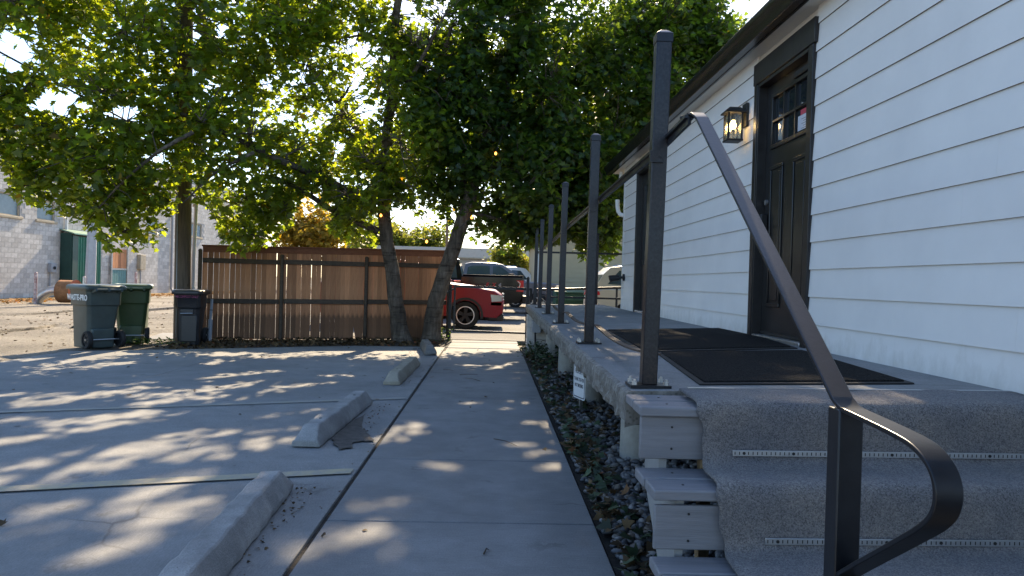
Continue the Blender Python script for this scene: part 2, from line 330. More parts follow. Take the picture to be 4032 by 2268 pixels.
def textmesh(s,size,mat,name,parent,M4,ext=.001,bold=0,align='CENTER',shear=0):
    cu=bpy.data.curves.new(name,'FONT'); cu.body=s; cu.size=size; cu.extrude=ext; cu.offset=bold; cu.align_x=align; cu.align_y='CENTER'; cu.resolution_u=3; cu.shear=shear
    tmp=bpy.data.objects.new('tmp',cu); me=bpy.data.meshes.new_from_object(tmp); bpy.data.objects.remove(tmp)
    me.name=name; me.materials.clear(); me.materials.append(mat); me.transform(M4)
    o=bpy.data.objects.new(name,me); link(o,parent); return o
def frame(o,xa,ya):    # 4x4 from origin and two axes
    xa=Vector(xa).normalized(); ya=Vector(ya).normalized(); z=xa.cross(ya); o=Vector(o)
    return Matrix(((xa.x,ya.x,z.x,o.x),(xa.y,ya.y,z.y,o.y),(xa.z,ya.z,z.z,o.z),(0,0,0,1)))
rng=random.Random(7); nrg=np.random.default_rng(5)

# ------------------------------------------------------------------ leaves (shared by trees, weeds and litter)
LEAF=np.array([(0,0,0),(.16,-.05,.02),(.5,.04,.03),(.30,.20,.0),(.56,.50,.05),(.28,.46,.0),(.20,.62,.02),(0,1.0,.06),(-.20,.62,.02),(-.28,.46,0),(-.56,.50,.05),(-.30,.20,0),(-.5,.04,.03),(-.16,-.05,.02)],float)
LEAF[:,0]*=.95
LTRI=np.array([(0,i,i+1) for i in range(1,13)],int)
OVAL=np.array([(0,0,0),(.22,.3,.03),(.18,.7,.03),(0,1,0),(-.18,.7,.03),(-.22,.3,.03)],float); OTRI=np.array([(0,1,5),(1,2,4),(1,4,5),(2,3,4)],int)
def leafmesh(name,pos,dirs,ups,size,base=LEAF,tri=LTRI):
    """pos n x3, dirs: stalk->tip, ups: approx normal"""
    n=len(pos); y=dirs/np.linalg.norm(dirs,axis=1)[:,None]; x=np.cross(y,ups); x/=np.linalg.norm(x,axis=1)[:,None]+1e-9; z=np.cross(x,y)
    cur=nrg.uniform(-.9,.5,n)[:,None]
    b=base[None]; bz=(b[...,2]+cur*b[...,0]**2*1.2+cur*.35*b[...,1]**2)
    v=pos[:,None,:]+size[:,None,None]*(b[...,0][...,None]*x[:,None,:]+b[...,1][...,None]*y[:,None,:]+bz[...,None]*z[:,None,:])
    k=base.shape[0]; fs=(tri[None]+(np.arange(n)*k)[:,None,None]).reshape(-1,3)
    me=bpy.data.meshes.new(name); me.vertices.add(n*k); me.vertices.foreach_set('co',v.reshape(-1).astype(np.float32))
    nf=len(fs); me.loops.add(nf*3); me.loops.foreach_set('vertex_index',fs.reshape(-1).astype(np.int32))
    me.polygons.add(nf); me.polygons.foreach_set('loop_start',np.arange(0,nf*3,3,dtype=np.int32)); me.polygons.foreach_set('loop_total',np.full(nf,3,np.int32))
    me.update(calc_edges=True); return me
def leafobj(name,mat,parent,pos,dirs,ups,size,**kw):
    base=wloc(parent) if parent else Vector((0,0,0))
    me=leafmesh(name,pos-np.array(base),dirs,ups,size,**kw); me.materials.append(mat)
    o=bpy.data.objects.new(name,me); link(o,parent); o['kind']='stuff'; return o
def litter(name,label,mat,pts,size=(.05,.11),zoff=.012,flat=.35,cat='fallen leaves'):
    pts=np.array(pts); n=len(pts); pts[:,2]+=nrg.uniform(0,zoff,n)
    a=nrg.uniform(0,6.28,n); d=np.stack([np.cos(a),np.sin(a),nrg.normal(0,flat*.5,n)],1); u=np.stack([nrg.normal(0,flat,n),nrg.normal(0,flat,n),np.ones(n)],1)
    o=leafobj(name,mat,None,pts,d,u,nrg.uniform(*size,n)); tag(o,label,cat); return o

# ================================================================== SETTING
g=MB(); g.box(-600,600,-200,900,-.6,-.10); struct('ground',g,MT['ground'])
# alley beside and beyond the lot
def sheet(poly,z,th=.05):
    m=MB(); m.prism(poly,lambda p,a:(p[0],p[1],a),z-th,z); return m
struct('alley',sheet([(-18.2,-30),(-6.31,-30),(-6.31,10.9),(-5.9,11.9),(-5.6,13.9),(-5.6,62),(-18.2,62)],-.025,.07),MT['gravel'])
struct('rear_alley',sheet([(-5.595,15.32),(-.92,15.34),(-.92,15.21),(.78,15.21),(14,15.21),(14,34),(-5.595,34)],-.012,.08),MT['asphalt'])
struct('back_lot',sheet([(-5.595,34.01),(40,34.01),(40,58),(-5.595,58)],-.014,.08),MT['gravel'])
struct('verge',sheet([(-18.9,-30),(-18.205,-30),(-18.205,62),(-18.9,62)],.0,.1),MT['drygrass'])
# soil under the fence and trees
struct('planting_strip',sheet([(-6.29,11.02),(-4.6,11.93),(-2.4,13.14),(-1.6,13.33),(-.86,13.36),(-.86,15.18),(-.95,15.3),(-5.58,15.3),(-5.58,13.0),(-6.1,12.0)],-.016,.08),MT['dirt'])
struct('lot_subbase',sheet([(-6.27,-8),(-.84,-8),(-.84,13.3),(-2.4,13.1),(-4.6,11.9),(-6.27,11)],-.055,.03),MT['groove'])
struct('joint_strip',sheet([(-.83,-8),(-.77,-8),(-.77,15.2),(-.83,15.2)],-.018,.06),MT['groove'])

# --- sidewalk: slabs with open joints
walk=struct('sidewalk',sheet([(-.77,-6),(.54,-6),(.56,15.2),(-.77,15.2)],-.05,.04),MT['groove'])
js=[-5.4,-4.1,-2.8,-1.5,-.2,1.08,2.36,3.66,4.94,6.27,7.56,8.87,10.15,11.4,12.55,13.9,15.2]
for a,b in zip(js[:-1],js[1:]):
    m=MB(); e=.0045 if a<7 else .003; dz=-.022 if a>12.5 else (rng.uniform(-.004,.003) if a>6.5 else 0)
    sk=.012 if a<5.5 else -.02
    m.prism([(-.782,a+e),(.545+.002*a*.1,a+e+sk),(.545+.002*b*.1,b-e+sk),(-.782,b-e)],lambda p,z:(p[0],p[1],z),-.04,dz); obj('slab',m,MT['walk'],walk,bevel=.006)
# --- parking lot: slabs between the angled joints
lot=struct('parking_lot',sheet([(-6.25,-8),(-.82,-8),(-.82,13.28),(-2.4,13.08),(-4.6,11.88),(-6.25,11.05)],-.075,.02),MT['groove'])
Jl=[(-7.3,-5.7),(-4.6,-3.0),(-1.0,.5),(2.9,4.50),(5.32,7.36),(7.45,10.1),None]    # (Y at X=-6.25, Y at X=-.86)
def jy(k,X): a,b=Jl[k]; return a+(b-a)*(X+6.25)/5.39
far=lambda X: np.interp(X,[-6.25,-4.6,-2.4,-.808],[11.05,11.88,13.08,13.28])
for k in range(6):
    for x0,x1 in ((-6.25,-3.87),(-3.87,-.808)):
        e=.004; X0=x0+(0 if x0<-6 else e); X1=x1-(0 if x1>-1 else e)
        top=[(X1,jy(k+1,X1)-e),(X0,jy(k+1,X0)-e)] if k<5 else [(X1,far(X1)),]+([(-2.4,13.08)] if x1>-1 else [(-4.6,11.88)])+[(X0,far(X0))]
        m=MB(); m.prism([(X0,jy(k,X0)+e),(X1,jy(k,X1)+e)]+top,lambda p,z:(p[0],p[1],z),-.06,rng.uniform(-.003,.003)); obj('slab',m,MT['lot'],lot,bevel=.005)
def linepaint(k,x0,x1,w0,mat,nm):
    m=MB(); n=14; vs=[];fs=[]
    for i in range(n+1):
        X=x0+(x1-x0)*i/n; y=jy(k,X)+.014; vs+=[(X,y,.0075),(X,y+w0+rng.uniform(-.006,.006),.0075)]
    for i in range(n): fs.append((2*i,2*i+2,2*i+3,2*i+1))
    m.add(vs,fs); o=obj(nm,m,mat,lot)
linepaint(3,-5.6,-.83,.12,MT['yellow'],'stall_line'); linepaint(4,-5.6,-.84,.09,MT['yellow_faint'],'stall_line')
pp=[onz(600+x*.53,1500+y*.53,0) for x,y in ((1335,425),(1390,380),(1450,330),(1585,248),(1560,355),(1600,400),(1658,455),(1560,455),(1495,462),(1490,500),(1400,515),(1345,470))]
pj=[]
for a_,b_ in zip(pp,pp[1:]+pp[:1]):
    for k_ in range(5): q_=a_.lerp(b_,k_/5); pj.append((q_.x+rng.uniform(-.012,.012),q_.y+rng.uniform(-.02,.02)))
obj('asphalt_patch',sheet(pj,.0095,.002),MT['asphalt_patch'],lot,label='dark crumbled asphalt patch beside a wheel stop')

# --- stone bed between the walk and the raised walkway
struct('stone_bed',sheet([(.565,-2),(3.2,-2),(3.2,14.2),(.575,14.2)],-.045,.06),MT['bedsoil'])
def stones(n,reg,smin,smax,seed):
    r=np.random.default_rng(seed); bm=bmesh.new(); bmesh.ops.create_icosphere(bm,subdivisions=2,radius=1); bm.verts.ensure_lookup_table()
    V=np.array([v.co for v in bm.verts]); T=np.array([[v.index for v in f.verts] for f in bm.faces]); bm.free()
    VS=[];TS=[]
    for i in range(n):
        x,y=reg(r); s=r.uniform(smin,smax); q=V*np.array([s,s*r.uniform(.55,.85),s*r.uniform(.4,.6)])
        q=q*(1+.10*np.sin(V[:,[1]]*3+r.uniform(0,6))); a=r.uniform(0,6.28); c,sn=math.cos(a),math.sin(a); tl=r.normal(0,.25)
        q=q@np.array([[1,0,0],[0,math.cos(tl),math.sin(tl)],[0,-math.sin(tl),math.cos(tl)]]); q=q@np.array([[c,sn,0],[-sn,c,0],[0,0,1]])
        VS.append(q+np.array([x,y,-.043+s*.35+r.uniform(0,.028)])); TS.append(T+i*len(V))
    me=bpy.data.meshes.new('river_stones'); me.from_pydata(np.concatenate(VS).tolist(),[],np.concatenate(TS).tolist()); me.shade_smooth(); me.materials.append(MT['stone'])
    o=bpy.data.objects.new('river_stones',me); link(o); o['kind']='stuff'; return tag(o,'dark rounded river stones filling the bed beside the sidewalk','stones')
stones(5200,lambda r:(.60+r.beta(1.1,1.6)*1.2, 1.6+r.beta(1,1.6)*9),.016,.034,3)
pts=[]
for i in range(1000):
    y=1.7+nrg.beta(1.1,1.3)*11.5; x=.60+nrg.beta(1,2.8)*(.32 if y<5.5 else .8); pts.append((x,y,-.005))
litter('fallen_leaves','brown and withered maple leaves scattered over the stone bed',MT['litter'],pts[:600],(.035,.08),.03,.5)
litter('green_fallen_leaves','dull green maple leaves lying over the stone bed',MT['litter_green'],pts[600:],(.045,.09),.04,.6)

# ================================================================== RAISED WALKWAY (concrete deck on piers)
def dx(y): return .55+.011*(y-3)           # outer edge
DT0,DT1=.77,.808                           # top at outer edge / at the wall
def dz(x,y): return DT0+(DT1-DT0)*(x-dx(y))/(2.15-dx(y))
deck=thing('raised_walkway',(1.35,8.6,0),'raised concrete walkway on round piers along the white house','walkway')
m=MB(); ny=180; Y0,Y1=2.985,14.45; rr=random.Random(3)
rows=[]
for i in range(ny+1):
    y=Y0+(Y1-Y0)*i/ny; e=dx(y)
    j=lambda s: rr.uniform(-s,s)
    rows.append([(2.15,y,DT1),(1.9,y,dz(1.9,y)),(e+.5,y,dz(e+.5,y)),(e+.03,y,dz(e+.03,y)),(e+.008+j(.003),y,DT0-.008+j(.003)),(e+j(.006),y,DT0-.035),(e+.004+j(.009),y,DT0-.07),(e+.006+j(.010),y,DT0-.10),(e+.015+j(.012),y,DT0-.135+j(.014)),(e+.06,y,DT0-.14+j(.012)),(2.15,y,DT0-.14)])
vs=[p for r in rows for p in r]; k=len(rows[0]); fs=[]
for i in range(ny):
    for q in range(k-1): fs.append((i*k+q,i*k+q+1,(i+1)*k+q+1,(i+1)*k+q))
fs+=[tuple(range(k)),tuple(range(ny*k,ny*k+k))[::-1]]
topf=[f for f in fs if len(f)==4 and (f[0]%k)<3]; edf=[f for f in fs if f not in topf]
mt=MB(); mt.add(vs,topf); obj('deck_slab',mt,MT['deck'],deck)
mt=MB(); mt.add(vs,edf); obj('slab_edge',mt,MT['rough'],deck,label='pitted cast edge of the concrete slab')
for yy in (5.25,7.75,10.2,12.6):
    m=MB(); m.tube([(1.08,yy,-.1),(1.08,yy,.3),(1.08,yy,.64)],[.135,.13,.135],24); obj('pier',m,MT['pier'],deck,smooth=40)
for q in range(3):                                             # block pier at the far end
    m=MB(); m.box(.66+.004*(q%2),1.05,13.35,13.75,-.05+q*.222,.168+q*.222); obj('pier_block',m,MT['block'],deck,bevel=.006)
m=MB(); m.box(.74,.90,13.18,13.345,.30,.52); obj('junction_box',m,MT['pipe_grey'],deck,bevel=.01)
m=MB(); m.tube([(.80,13.2,.31),(.80,13.1,.12),(.86,12.95,.0),(1.05,12.7,-.03),(1.3,12.5,-.03)],.018,8); obj('conduit',m,MT['black'],deck,smooth=60)
m=MB(); m.beam((1.18,13.0,-.05),(1.18,13.0,.62),.14,.14,(0,1,0)); obj('wood_prop',m,MT['fence_rail'],deck)
m=MB(); m.beam((.8,11.7,.60),(.98,12.3,.44),.012,.22,(0,0,1)); obj('grey_panel',m,MT['pipe_grey'],deck)
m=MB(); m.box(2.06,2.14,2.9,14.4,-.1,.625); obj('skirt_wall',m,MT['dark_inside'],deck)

# --- wooden stair
st=thing('stair',(1.35,2.55,0),'grey composite board stair at the near end of the raised walkway','stair')
def board(nm,y0,y1,z0,z1,x0=.555,x1=2.14): 
    m=MB(); m.box(x0,x1,y0,y1,z0,z1); return obj(nm,m,MT['composite'],st,bevel=.006)
board('tread',2.685,2.832,.722,.757); board('tread',2.838,2.978,.724,.759)
board('riser',2.712,2.732,.560,.718,.562)
board('tread',2.43,2.574,.488,.524); board('tread',2.580,2.726,.490,.526,.549)
board('riser',2.452,2.472,.318,.468,.564)
board('tread',2.15,2.294,.262,.298); board('tread',2.300,2.446,.264,.300,.549)
board('riser',2.172,2.192,.045,.245,.564)
for x in (.655,1.35,2.05):
    m=MB(); m.prism([(2.98,.72),(2.735,.72),(2.735,.486),(2.475,.486),(2.475,.26),(2.195,.26),(2.195,-.03),(2.45,-.03),(2.98,.42)],lambda p,a:(a,p[0],p[1]),x-.014,x+.014); obj('stringer',m,MT['stringer'],st)
m=MB(); m.box(.80,.84,2.74,2.79,.0,.70); obj('support_stud',m,MT['stud'],st)
scr=MB(); scr.tube([(0,-.0022,0),(0,.0005,0)],.0045,8); scm=scr.mesh('screw'); scm.materials.append(MT['black'])
for x in (.68,):
    for y,z in ((2.712,.68),(2.712,.60),(2.452,.44),(2.452,.35)): inst('screw',scm,(x,y,z),st)
scr=MB(); scr.tube([(0,0,-.001),(0,0,.0015)],.0045,8); sch=scr.mesh('screw'); sch.materials.append(MT['black'])
for x,y,z in ((.67,2.50,.5245),(.67,2.65,.5265),(.67,2.76,.7575),(.67,2.9,.7595),(.67,2.22,.2985)): inst('screw',sch,(x,y,z),st)

# --- carpet runner over the stair with slotted metal strips
cp=thing('stair_carpet',(1.45,2.55,0),'grey heather carpet runner draped down the stair','carpet')
prof=[(2.96,.787),(2.9,.787),(2.78,.785),(2.71,.781),(2.685,.772),(2.672,.752),(2.668,.72),(2.674,.66),(2.676,.615),(2.668,.582),(2.645,.562),(2.60,.552),(2.52,.55),(2.46,.55),(2.428,.543),(2.414,.522),(2.410,.49),(2.417,.43),(2.419,.385),(2.411,.35),(2.388,.332),(2.34,.325),(2.24,.323),(2.18,.322),(2.148,.314),(2.135,.292),(2.131,.26),(2.137,.18),(2.136,.05),(2.12,.012),(2.06,.006)]
def smoothp(P,it=2):
    for _ in range(it):
        Q=[P[0]]
        for a,b in zip(P[:-1],P[1:]): Q+=[tuple(a[i]*.75+b[i]*.25 for i in range(len(a))),tuple(a[i]*.25+b[i]*.75 for i in range(len(a)))]
        P=Q+[P[-1]]
    return P
pr=smoothp(prof,1); nx=24; m=MB(); vs=[];fs=[]
for i,(y,z) in enumerate(pr):
    for a in range(nx+1):
        x=.775+(2.125-.775)*a/nx; wv=.004*math.sin(x*9+z*13)+.003*math.sin(x*23+y*31)
        lx=x if a else x+.012*math.sin(z*22)+.006*math.sin(z*57)
        vs.append((lx,y-wv,z+wv*.5+.02*(x-.775)/1.35))
for i in range(len(pr)-1):
    for a in range(nx): fs.append((i*(nx+1)+a,i*(nx+1)+a+1,(i+1)*(nx+1)+a+1,(i+1)*(nx+1)+a))
m.add(vs,fs); o=obj('runner',m,MT['carpet'],cp,smooth=180); so_=o.modifiers.new('thick','SOLIDIFY'); so_.thickness=.011; so_.offset=0
m=MB(); m.beam((.80,2.955,.794),(2.12,2.955,.812),.022,.003); obj('edge_trim',m,MT['alu'],cp)
for x0,y,z in ((.89,2.655,.602),(.92,2.397,.372)):
    x1=2.11; sl_=.012
    m=MB(); m.beam((x0,y,z),(x1,y,z+sl_),.004,.021); s_=obj('slotted_strip',m,MT['alu'],cp,bevel=.001)
    m=MB(); x=x0+.008; i=0
    while x<x1-.01:
        zz=z+sl_*(x-x0)/(x1-x0)
        if i%11==2: m.tube([(x,y-.004,zz),(x,y-.0015,zz)],.0058,8)
        else: m.box(x-.0016,x+.0016,y-.0026,y-.0012,zz-.0055,zz+.0055)
        x+=.0165; i+=1
    o=obj('slots',m,MT['black'],s_); o['kind']='stuff'

# --- doormats lying on the walkway
def quadmat(nm,pts,label):
    P=[onz(*p,.795) for p in pts]; c=sum(P,Vector())/4; r=thing(nm,(c.x,c.y,dz(c.x,c.y)),label,'doormat',group='black doormats on the walkway')
    def slab(k,z0,z1):
        m=MB(); q=[c+(p-c)*k for p in P]; m.prism([(p.x,p.y) for p in q],lambda p,a:(p[0],p[1],dz(p[0],p[1])+a),z0,z1); return m
    obj('border',slab(1.0,.002,.008),MT['rubber'],r); obj('pile',slab(.945,.004,.016),MT['mat'],r,bevel=.004)
quadmat('doormat',[(2755,1503),(3600,1520),(3165,1390),(2583,1383)],'large black doormat nearest the stair carpet')
quadmat('doormat',[(2520,1378),(3140,1381),(2900,1302),(2378,1296)],'black ribbed doormat in front of the door, behind the larger mat')

# ================================================================== WHITE HOUSE
XW=2.15
house=thing('white_house',(5,5.3,0),'white lap sided house with black gutter and black doors','house')
EX=.183; Z0=.79; NB=13
D1=(4.93,6.05); D2=(9.9,11.0)
def boards(y0,y1,k,zt=None):
    z=Z0+EX*k; zt=min(z+EX+.02,3.14); m=MB(); zz0=z if k else .74
    m.prism([(XW-.017,zz0),(XW-.006,zt),(XW+.01,zt),(XW+.01,zz0)],lambda p,a:(p[0],a,p[1]),y0+.0004,y1-.0004); o=obj('siding_board',m,MT['white'],house); o.data.materials.append(MT['board_shade'])
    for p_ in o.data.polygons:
        if p_.normal.z<-.9: p_.material_index=1  # undersides get the painted shade colour
for k in range(NB):
    for s0,s1 in (((-2.0,D1[0]),(D1[1],D2[0]),(D2[1],12.06)) if Z0+EX*k<3.0 else ((-2,12.06),)):
        cuts=[s0]; p=s0+rng.uniform(.6,3.6)
        if s0==-2.0 and k==1: p=2.95
        while p<s1-.5: cuts.append(p); p+=3.66
        cuts.append(s1)
        for a,b in zip(cuts[:-1],cuts[1:]): boards(a,b,k)
m=MB(); m.box(XW+.012,XW+.10,-2,D1[0],-.1,3.12); m.box(XW+.012,XW+.10,D1[1],D2[0],-.1,3.12); m.box(XW+.012,XW+.10,D2[1],12.1,-.1,3.12)
m.box(XW+.012,XW+.10,D1[0],D1[1],2.99,3.12); m.box(XW+.012,XW+.10,D2[0],D2[1],2.99,3.12); m.box(XW+.35,8,-2,12.1,-.1,3.10)
obj('wall_core',m,MT['white'],house)
m=MB(); m.box(XW-.02,XW+.10,12.062,12.14,.80,3.12); obj('corner_board',m,MT['trimwhite'],house,bevel=.003)
m=MB(); m.box(2.02,8.2,-2,12.75,3.112,3.135); obj('soffit',m,MT['soffit'],house)
m=MB(); m.box(2.012,2.028,-2,12.8,3.10,3.25); obj('fascia',m,MT['gutter'],house)
# k-style gutter
gp=[(2.01,3.105),(1.945,3.105),(1.935,3.125),(1.93,3.15),(1.905,3.185),(1.893,3.215),(1.893,3.235),(1.905,3.235),(1.91,3.222),(2.01,3.222)]
m=MB(); m.prism(gp,lambda p,a:(p[0],a,p[1]),-2,12.86); obj('gutter',m,MT['gutter'],house,bevel=.003)
m=MB(); m.prism([(1.99,3.238),(5.1,4.75),(8.3,3.238),(8.3,3.20),(5.1,4.70),(1.99,3.20)],lambda p,a:(p[0],a,p[1]),-2.2,12.9); obj('roof',m,M('asphalt_shingle',(.022,.022,.023),.95,var=.4,scale=15),house)
m=MB(); m.prism([(2.2,3.137),(8.0,3.137),(5.1,4.55)],lambda p,a:(p[0],a,p[1]),-1.9,12.1); obj('gable',m,MT['white'],house)
# white downspout pieces by the far corner
m=MB(); m.tube([(2.11,12.28,3.08),(2.10,12.28,2.97),(2.12,12.26,2.88)],[.035]*3,8); obj('downspout_outlet',m,MT['trimwhite'],house,smooth=50)
m=MB(); m.tube([(2.055,12.3,2.62),(2.06,12.3,2.50),(2.075,12.3,2.42),(2.11,12.25,2.365),(2.16,12.2,2.35)],[.035]*5,8); obj('downspout_elbow',m,MT['trimwhite'],house,smooth=50)
# --- doors
def dbox(m,y0,y1,z0,z1,x0,x1): return m.box(x0,x1,y0,y1,z0,z1)
def door(y0,y1,detail):
    zb=.812; zt=2.86; jy0,jy1=y0+.075,y1-.075
    d=bpy.data.objects.new('door',None); link(d,house); d.location=Vector((XW,(y0+y1)/2,zb))-house.location
    for a,b in ((y0,jy0-.003),(jy1+.003,y1)): obj('casing',dbox(MB(),a,b,.80,2.862,XW-.035,XW+.012),MT['casing'],d,bevel=.004)
    obj('head_casing',dbox(MB(),y0-.025,y1+.012,2.864,3.035,XW-.04,XW+.012),MT['casing'],d,bevel=.004)
    for a,b in ((jy0-.002,jy0+.02),(jy1-.02,jy1+.002)): obj('jamb',dbox(MB(),a,b,.80,2.86,XW-.028,XW+.16),MT['casing'],d,bevel=.002)
    obj('head_jamb',dbox(MB(),jy0+.021,jy1-.021,2.835,2.861,XW-.028,XW+.16),MT['casing'],d)
    obj('threshold',dbox(MB(),jy0+.021,jy1-.021,.80,.835,XW-.03,XW+.16),MT['galv'],d,bevel=.004)
    a,b=jy0+.024,jy1-.024; X0,X1=XW+.045,XW+.09
    if not detail:
        obj('leaf',dbox(MB(),a,b,.84,2.83,X0,X1),MT['blackpaint'],d,bevel=.003)
        obj('pane',dbox(MB(),a+.15,b-.15,1.5,2.65,X0-.006,X0-.001),MT['glass_dark'],d)
        return d
    w0,w1,wz0,wz1=a+.14,b-.14,2.335,2.715
    lm=MB(); dbox(lm,a,b,.84,wz0,X0,X1); dbox(lm,a,b,wz1,2.832,X0,X1); dbox(lm,a,w0,wz0,wz1,X0,X1); dbox(lm,w1,b,wz0,wz1,X0,X1)
    obj('leaf',lm,MT['blackpaint'],d)
    mm=MB()
    for q in ((w0-.028,w1+.028,wz0-.028,wz0+.004),(w0-.028,w1+.028,wz1-.004,wz1+.028),(w0-.028,w0+.004,wz0+.004,wz1-.004),(w1-.004,w1+.028,wz0+.004,wz1-.004)): dbox(mm,*q,X0-.014,X0-.001)
    obj('window_frame',mm,MT['blackpaint'],d,bevel=.004)
    cw=(w1-w0)/3; ch=(wz1-wz0)/2
    for i in range(3):
        for j in range(2): obj('pane',dbox(MB(),w0+cw*i+.004,w0+cw*(i+1)-.004,wz0+ch*j+.004,wz0+ch*(j+1)-.004,X0+.012,X0+.018),MT['glass_dark'],d)
    for i in (1,2): obj('muntin',dbox(MB(),w0+cw*i-.009,w0+cw*i+.009,wz0+.004,wz1-.004,X0-.008,X0+.022),MT['blackpaint'],d)
    obj('muntin',dbox(MB(),w0+.004,w1-.004,wz0+ch-.009,wz0+ch+.009,X0-.0095,X0+.0235),MT['blackpaint'],d)
    for p0,p1 in ((a+.11,a+.37),(b-.37,b-.11)):
        z0,z1=1.06,2.17
        mm=MB()
        for q in ((p0,p1,z0,z0+.03),(p0,p1,z1-.03,z1),(p0,p0+.03,z0+.03,z1-.03),(p1-.03,p1,z0+.03,z1-.03)): dbox(mm,*q,X0-.011,X0-.001)
        obj('panel_moulding',mm,MT['blackpaint'],d,bevel=.005)
        obj('panel',dbox(MB(),p0+.05,p1-.05,z0+.05,z1-.05,X0-.007,X0-.001),MT['blackpaint'],d,bevel=.006)
    yl=b-.055
    obj('lock_box',dbox(MB(),yl-.035,yl+.035,1.60,1.80,X0-.06,X0-.001),MT['black'],d,bevel=.01)
    m=MB(); m.tube([(X0-.001,yl,1.70),(X0-.09,yl,1.70)],.012,8); m.tube([(X0-.085,yl+.01,1.70),(X0-.085,yl-.11,1.70)],.010,8); obj('handle',m,MT['black'],d,smooth=50)
    m=MB(); m.tube([(X0-.001,yl,1.895),(X0-.018,yl,1.895)],.022,14); obj('deadbolt',m,MT['galv'],d,smooth=40)
    obj('kick_strip',dbox(MB(),a+.01,b-.01,.842,.862,X0-.012,X0-.001),MT['black'],d)
    obj('door_closer',dbox(MB(),a+.05,a+.35,2.745,2.79,X0-.03,X0-.001),MT['black'],d,bevel=.004)
    # alarm notice stuck inside the lower near pane
    st_w=M('notice_white',(.6,.62,.68),.5,var=.03); st_r=M('notice_red',(.45,.05,.09),.5,var=.1)
    n0=w0+.018; n1=w0+cw-.02
    s=obj('notice',dbox(MB(),n0,n1,wz0+.022,wz0+.13,X0+.0095,X0+.0115),st_w,d,label='white and red notice stuck on the door glass')
    return d
door(*D1,True); door(*D2,False)
dd=[c for c in house.children if c.name.startswith('door')][0]
red=M('notice_red',(.5,.05,.10),.5,var=.1); gry=M('notice_print',(.2,.21,.26),.6,var=.05)
b0=4.93+.075+.024+.14
obj('notice_band',MB().box(XW+.0525,XW+.0543,b0+.018,b0+.018+.128,2.335+.131,2.335+.168),red,dd)
m=MB()
for i in range(5): m.box(XW+.0532,XW+.0543,b0+.03,b0+.13-(.03 if i%2 else .0),2.365+.017*i,2.369+.017*i)
obj('notice_print',m,gry,dd)

# --- wall lantern
lan=thing('wall_lantern',(2.13,6.27,2.70),'lit black wall lantern with seeded glass beside the door','lantern')
lx,ly=2.02,6.27; hw=.056; zb,zt=2.465,2.685
obj('backplate',MB().box(2.112,2.134,ly-.055,ly+.055,2.575,2.775),MT['black'],lan,bevel=.004)
obj('arm',MB().box(2.04,2.113,ly-.018,ly+.018,2.69,2.715),MT['black'],lan)
m=MB(); a=.085; c=.045
m.add([(lx-a,ly-a,zt+.012),(lx+a,ly-a,zt+.012),(lx+a,ly+a,zt+.012),(lx-a,ly+a,zt+.012),(lx-a,ly-a,zt),(lx+a,ly-a,zt),(lx+a,ly+a,zt),(lx-a,ly+a,zt),(lx-c,ly-c,zt+.05),(lx+c,ly-c,zt+.05),(lx+c,ly+c,zt+.05),(lx-c,ly+c,zt+.05)],[(4,7,6,5),(0,1,5,4),(1,2,6,5),(2,3,7,6),(3,0,4,7),(0,8,9,1),(1,9,10,2),(2,10,11,3),(3,11,8,0),(8,11,10,9)])
obj('cap',m,MT['black'],lan)
obj('base',MB().box(lx-hw-.012,lx+hw+.012,ly-hw-.012,ly+hw+.012,zb-.018,zb),MT['black'],lan,bevel=.003)
for sx in (-1,1):
    for sy in (-1,1): obj('corner_bar',MB().box(lx+sx*hw-.007,lx+sx*hw+.007,ly+sy*hw-.007,ly+sy*hw+.007,zb,zt),MT['black'],lan)
gl=clearglass('seeded_glass',.72,(.95,.93,.85))
for sx,sy in ((-1,0),(1,0),(0,-1),(0,1)):
    if sx: obj('pane',MB().box(lx+sx*hw-.0015,lx+sx*hw+.0015,ly-hw+.008,ly+hw-.008,zb+.001,zt-.001),gl,lan)
    else: obj('pane',MB().box(lx-hw+.008,lx+hw-.008,ly+sy*hw-.0015,ly+sy*hw+.0015,zb+.001,zt-.001),gl,lan)
obj('socket',MB().tube([(lx,ly,zt-.001),(lx,ly,zt-.055)],.018,12),MT['black'],lan,smooth=40)
bulbm,t_,b_=_new('lit_bulb'); b_.inputs['Base Color'].default_value=(1,.8,.5,1); b_.inputs['Emission Color'].default_value=(1,.66,.28,1); b_.inputs['Emission Strength'].default_value=14
m=MB(); m.lathe([(.001,zt-.13),(.016,zt-.126),(.026,zt-.108),(.027,zt-.095),(.020,zt-.075),(.013,zt-.055)],16,c=(lx,ly,0)); obj('bulb',m,bulbm,lan,smooth=90)
pl=bpy.data.lights.new('lantern_light','POINT'); pl.energy=3.5; pl.color=(1,.72,.38); pl.shadow_soft_size=.03
po=bpy.data.objects.new('lantern_light',pl); link(po,lan); po.location=Vector((lx,ly,zt-.095))-lan.location

# --- small black flood lamp on the far corner
fl=thing('flood_lamp',(2.13,11.9,1.55),'small black lamp on a bracket at the far corner of the white house','lamp')
fp=onx(2455,1092,2.12); fl.location=fp
obj('mount',MB().tube([(2.134,fp.y,fp.z),(2.105,fp.y,fp.z)],.055,14),MT['black'],fl,smooth=40)
obj('arm',MB().tube([(2.105,fp.y,fp.z),(2.04,fp.y+.02,fp.z-.01)],.02,8),MT['black'],fl,smooth=40)
m=MB(); m.tube([(2.05,fp.y+.02,fp.z-.01),(1.95,fp.y+.03,fp.z-.02),(1.90,fp.y+.03,fp.z-.035)],[.045,.05,.06],12); obj('head',m,MT['black'],fl,smooth=40)

